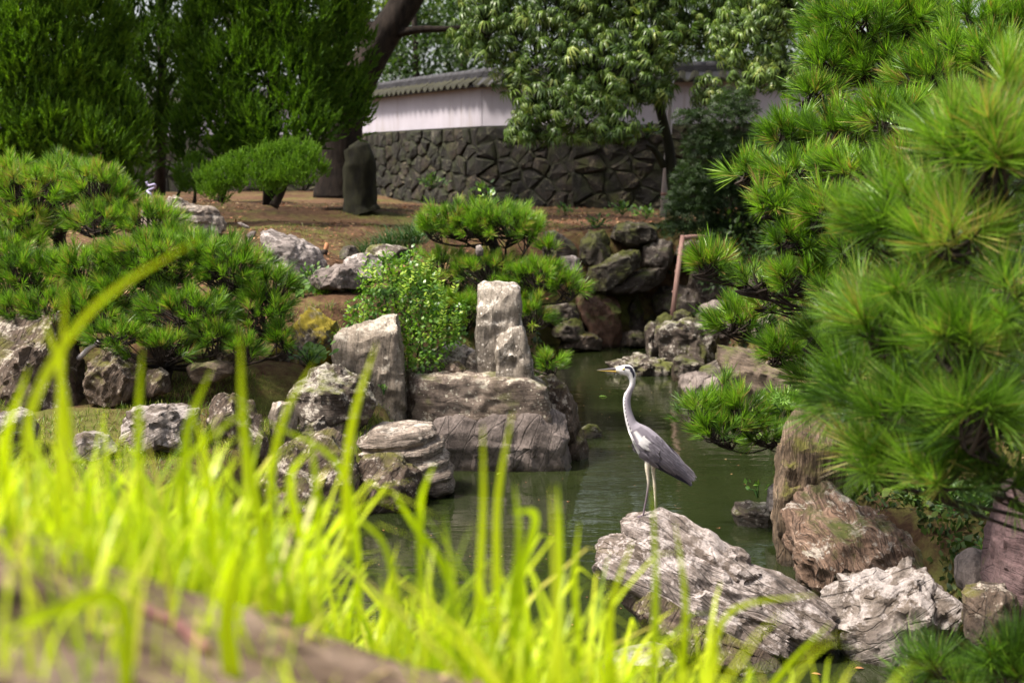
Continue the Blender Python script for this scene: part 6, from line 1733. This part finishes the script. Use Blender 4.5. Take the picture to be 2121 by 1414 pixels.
field('bank_turf', 24000, (-4.2, -0.4), (8.2, 12.8), lambda x, y: True, SB, .06, M_TURF, 'short green turf between the rocks of the left bank', 'grass', thr=.40)
field('garden_turf', 18000, (-7, 1), (14, 24), lambda x, y: True, SB, .05, M_TURF, 'thin patchy turf on the bare garden earth', 'grass', thr=.54, fs=.8)
M_LIT = leaf_mat('fallen_leaves', [(0.0, (0.10, 0.045, 0.02)), (0.5, (0.22, 0.10, 0.05)), (0.85, (0.36, 0.15, 0.08)), (1.0, (0.45, 0.34, 0.18))], trans=.1, rough=.7)
field('fallen_leaves', 24000, (-8, 7), (13.2, 31), lambda x, y: True, LEAF, .055, M_LIT, 'dry reddish fallen leaves scattered on the garden earth', 'leaves', flat=True, thr=.42, fs=.6)
field('shore_leaves', 1500, (1.8, 4), (6.2, 20), lambda x, y: True, LEAF, .04, M_LIT, 'dry leaves on the right bank of the pond', 'leaves', flat=True, thr=.42)

M_COVER = leaf_mat('dark_ground_cover', [(0.0, (0.015, 0.032, 0.008)), (0.7, (0.045, 0.08, 0.014)), (1.0, (0.11, 0.15, 0.03))], trans=.25, rough=.5)
field('bank_ground_cover', 24000, (1.7, 6.5), (7.8, 23), lambda x, y: (y > 9.0) | (x > 1.9 + (y < 8.6) * .5), LEAF, .075, M_COVER, 'dark ivy-like ground cover on the shaded right bank', 'ground cover', lean_=.9, thr=.30)
field('terrace_ground_cover', 9000, (-1.2, 0.5), (12.4, 20), lambda x, y: (y > 13.2) | (x > -.6), LEAF, .06, M_COVER, 'dark low leaves on the slope around the tiered pine', 'ground cover', lean_=.9, thr=.40)

M_BLIT = leaf_mat('soil_crumbs', [(0.0, (0.06, 0.035, 0.022)), (0.6, (0.16, 0.10, 0.07)), (0.9, (0.30, 0.20, 0.12)), (1.0, (0.36, 0.33, 0.12))], trans=.05, rough=.8)
def bank_litter():
    """Crumbs of soil, straw and dead leaves on the bare near bank."""
    n = 600
    X = rng.uniform(-1.0, .35, n); Y_ = rng.uniform(.85, 1.85, n)
    ax = np.stack([rng.normal(size=n), rng.normal(size=n), np.abs(rng.normal(0, .3, n))], 1)
    o = scatter('bank_litter', [LEAF[0], LEAF[1], blade(3, .3, .12)], np.stack([X, Y_, height(X, Y_) + .004], 1), frames(ax, np.tile([0, 0, 1.0], (n, 1)) + rng.normal(0, .4, (n, 3))), rng.uniform(.010, .035, n), M_BLIT)
    tag(o, 'dead leaves and straw on the bare soil of the near bank', 'litter', kind='stuff')
bank_litter()
def pond_scum():
    n = 260
    X = rng.uniform(-1.6, 2.8, n); Y_ = rng.uniform(7, 19, n)
    k = pond_sd(X, Y_) < -.02
    X, Y_ = X[k], Y_[k]; m_ = len(X)
    ax = np.stack([rng.normal(size=m_), rng.normal(size=m_), np.zeros(m_)], 1)
    o = scatter('pond_debris', LEAF, np.stack([X, Y_, np.full(m_, .004)], 1), frames(ax, np.tile([0, 0, 1.0], (m_, 1)) + rng.normal(0, .05, (m_, 3))), rng.uniform(.008, .028, m_), M_LIT)
    tag(o, 'tiny leaf bits floating on the pond', 'debris', kind='stuff')
pond_scum()

field('slope_creeper', 9000, (2.0, 4.4), (7.4, 10.8), lambda x, y: x > 2.05 + (y < 8.4) * .35, LEAF, .045, M_COVER, 'dark small-leaved creeper on the soil above the swirling boulder', 'ground cover', lean_=.9, thr=.36)
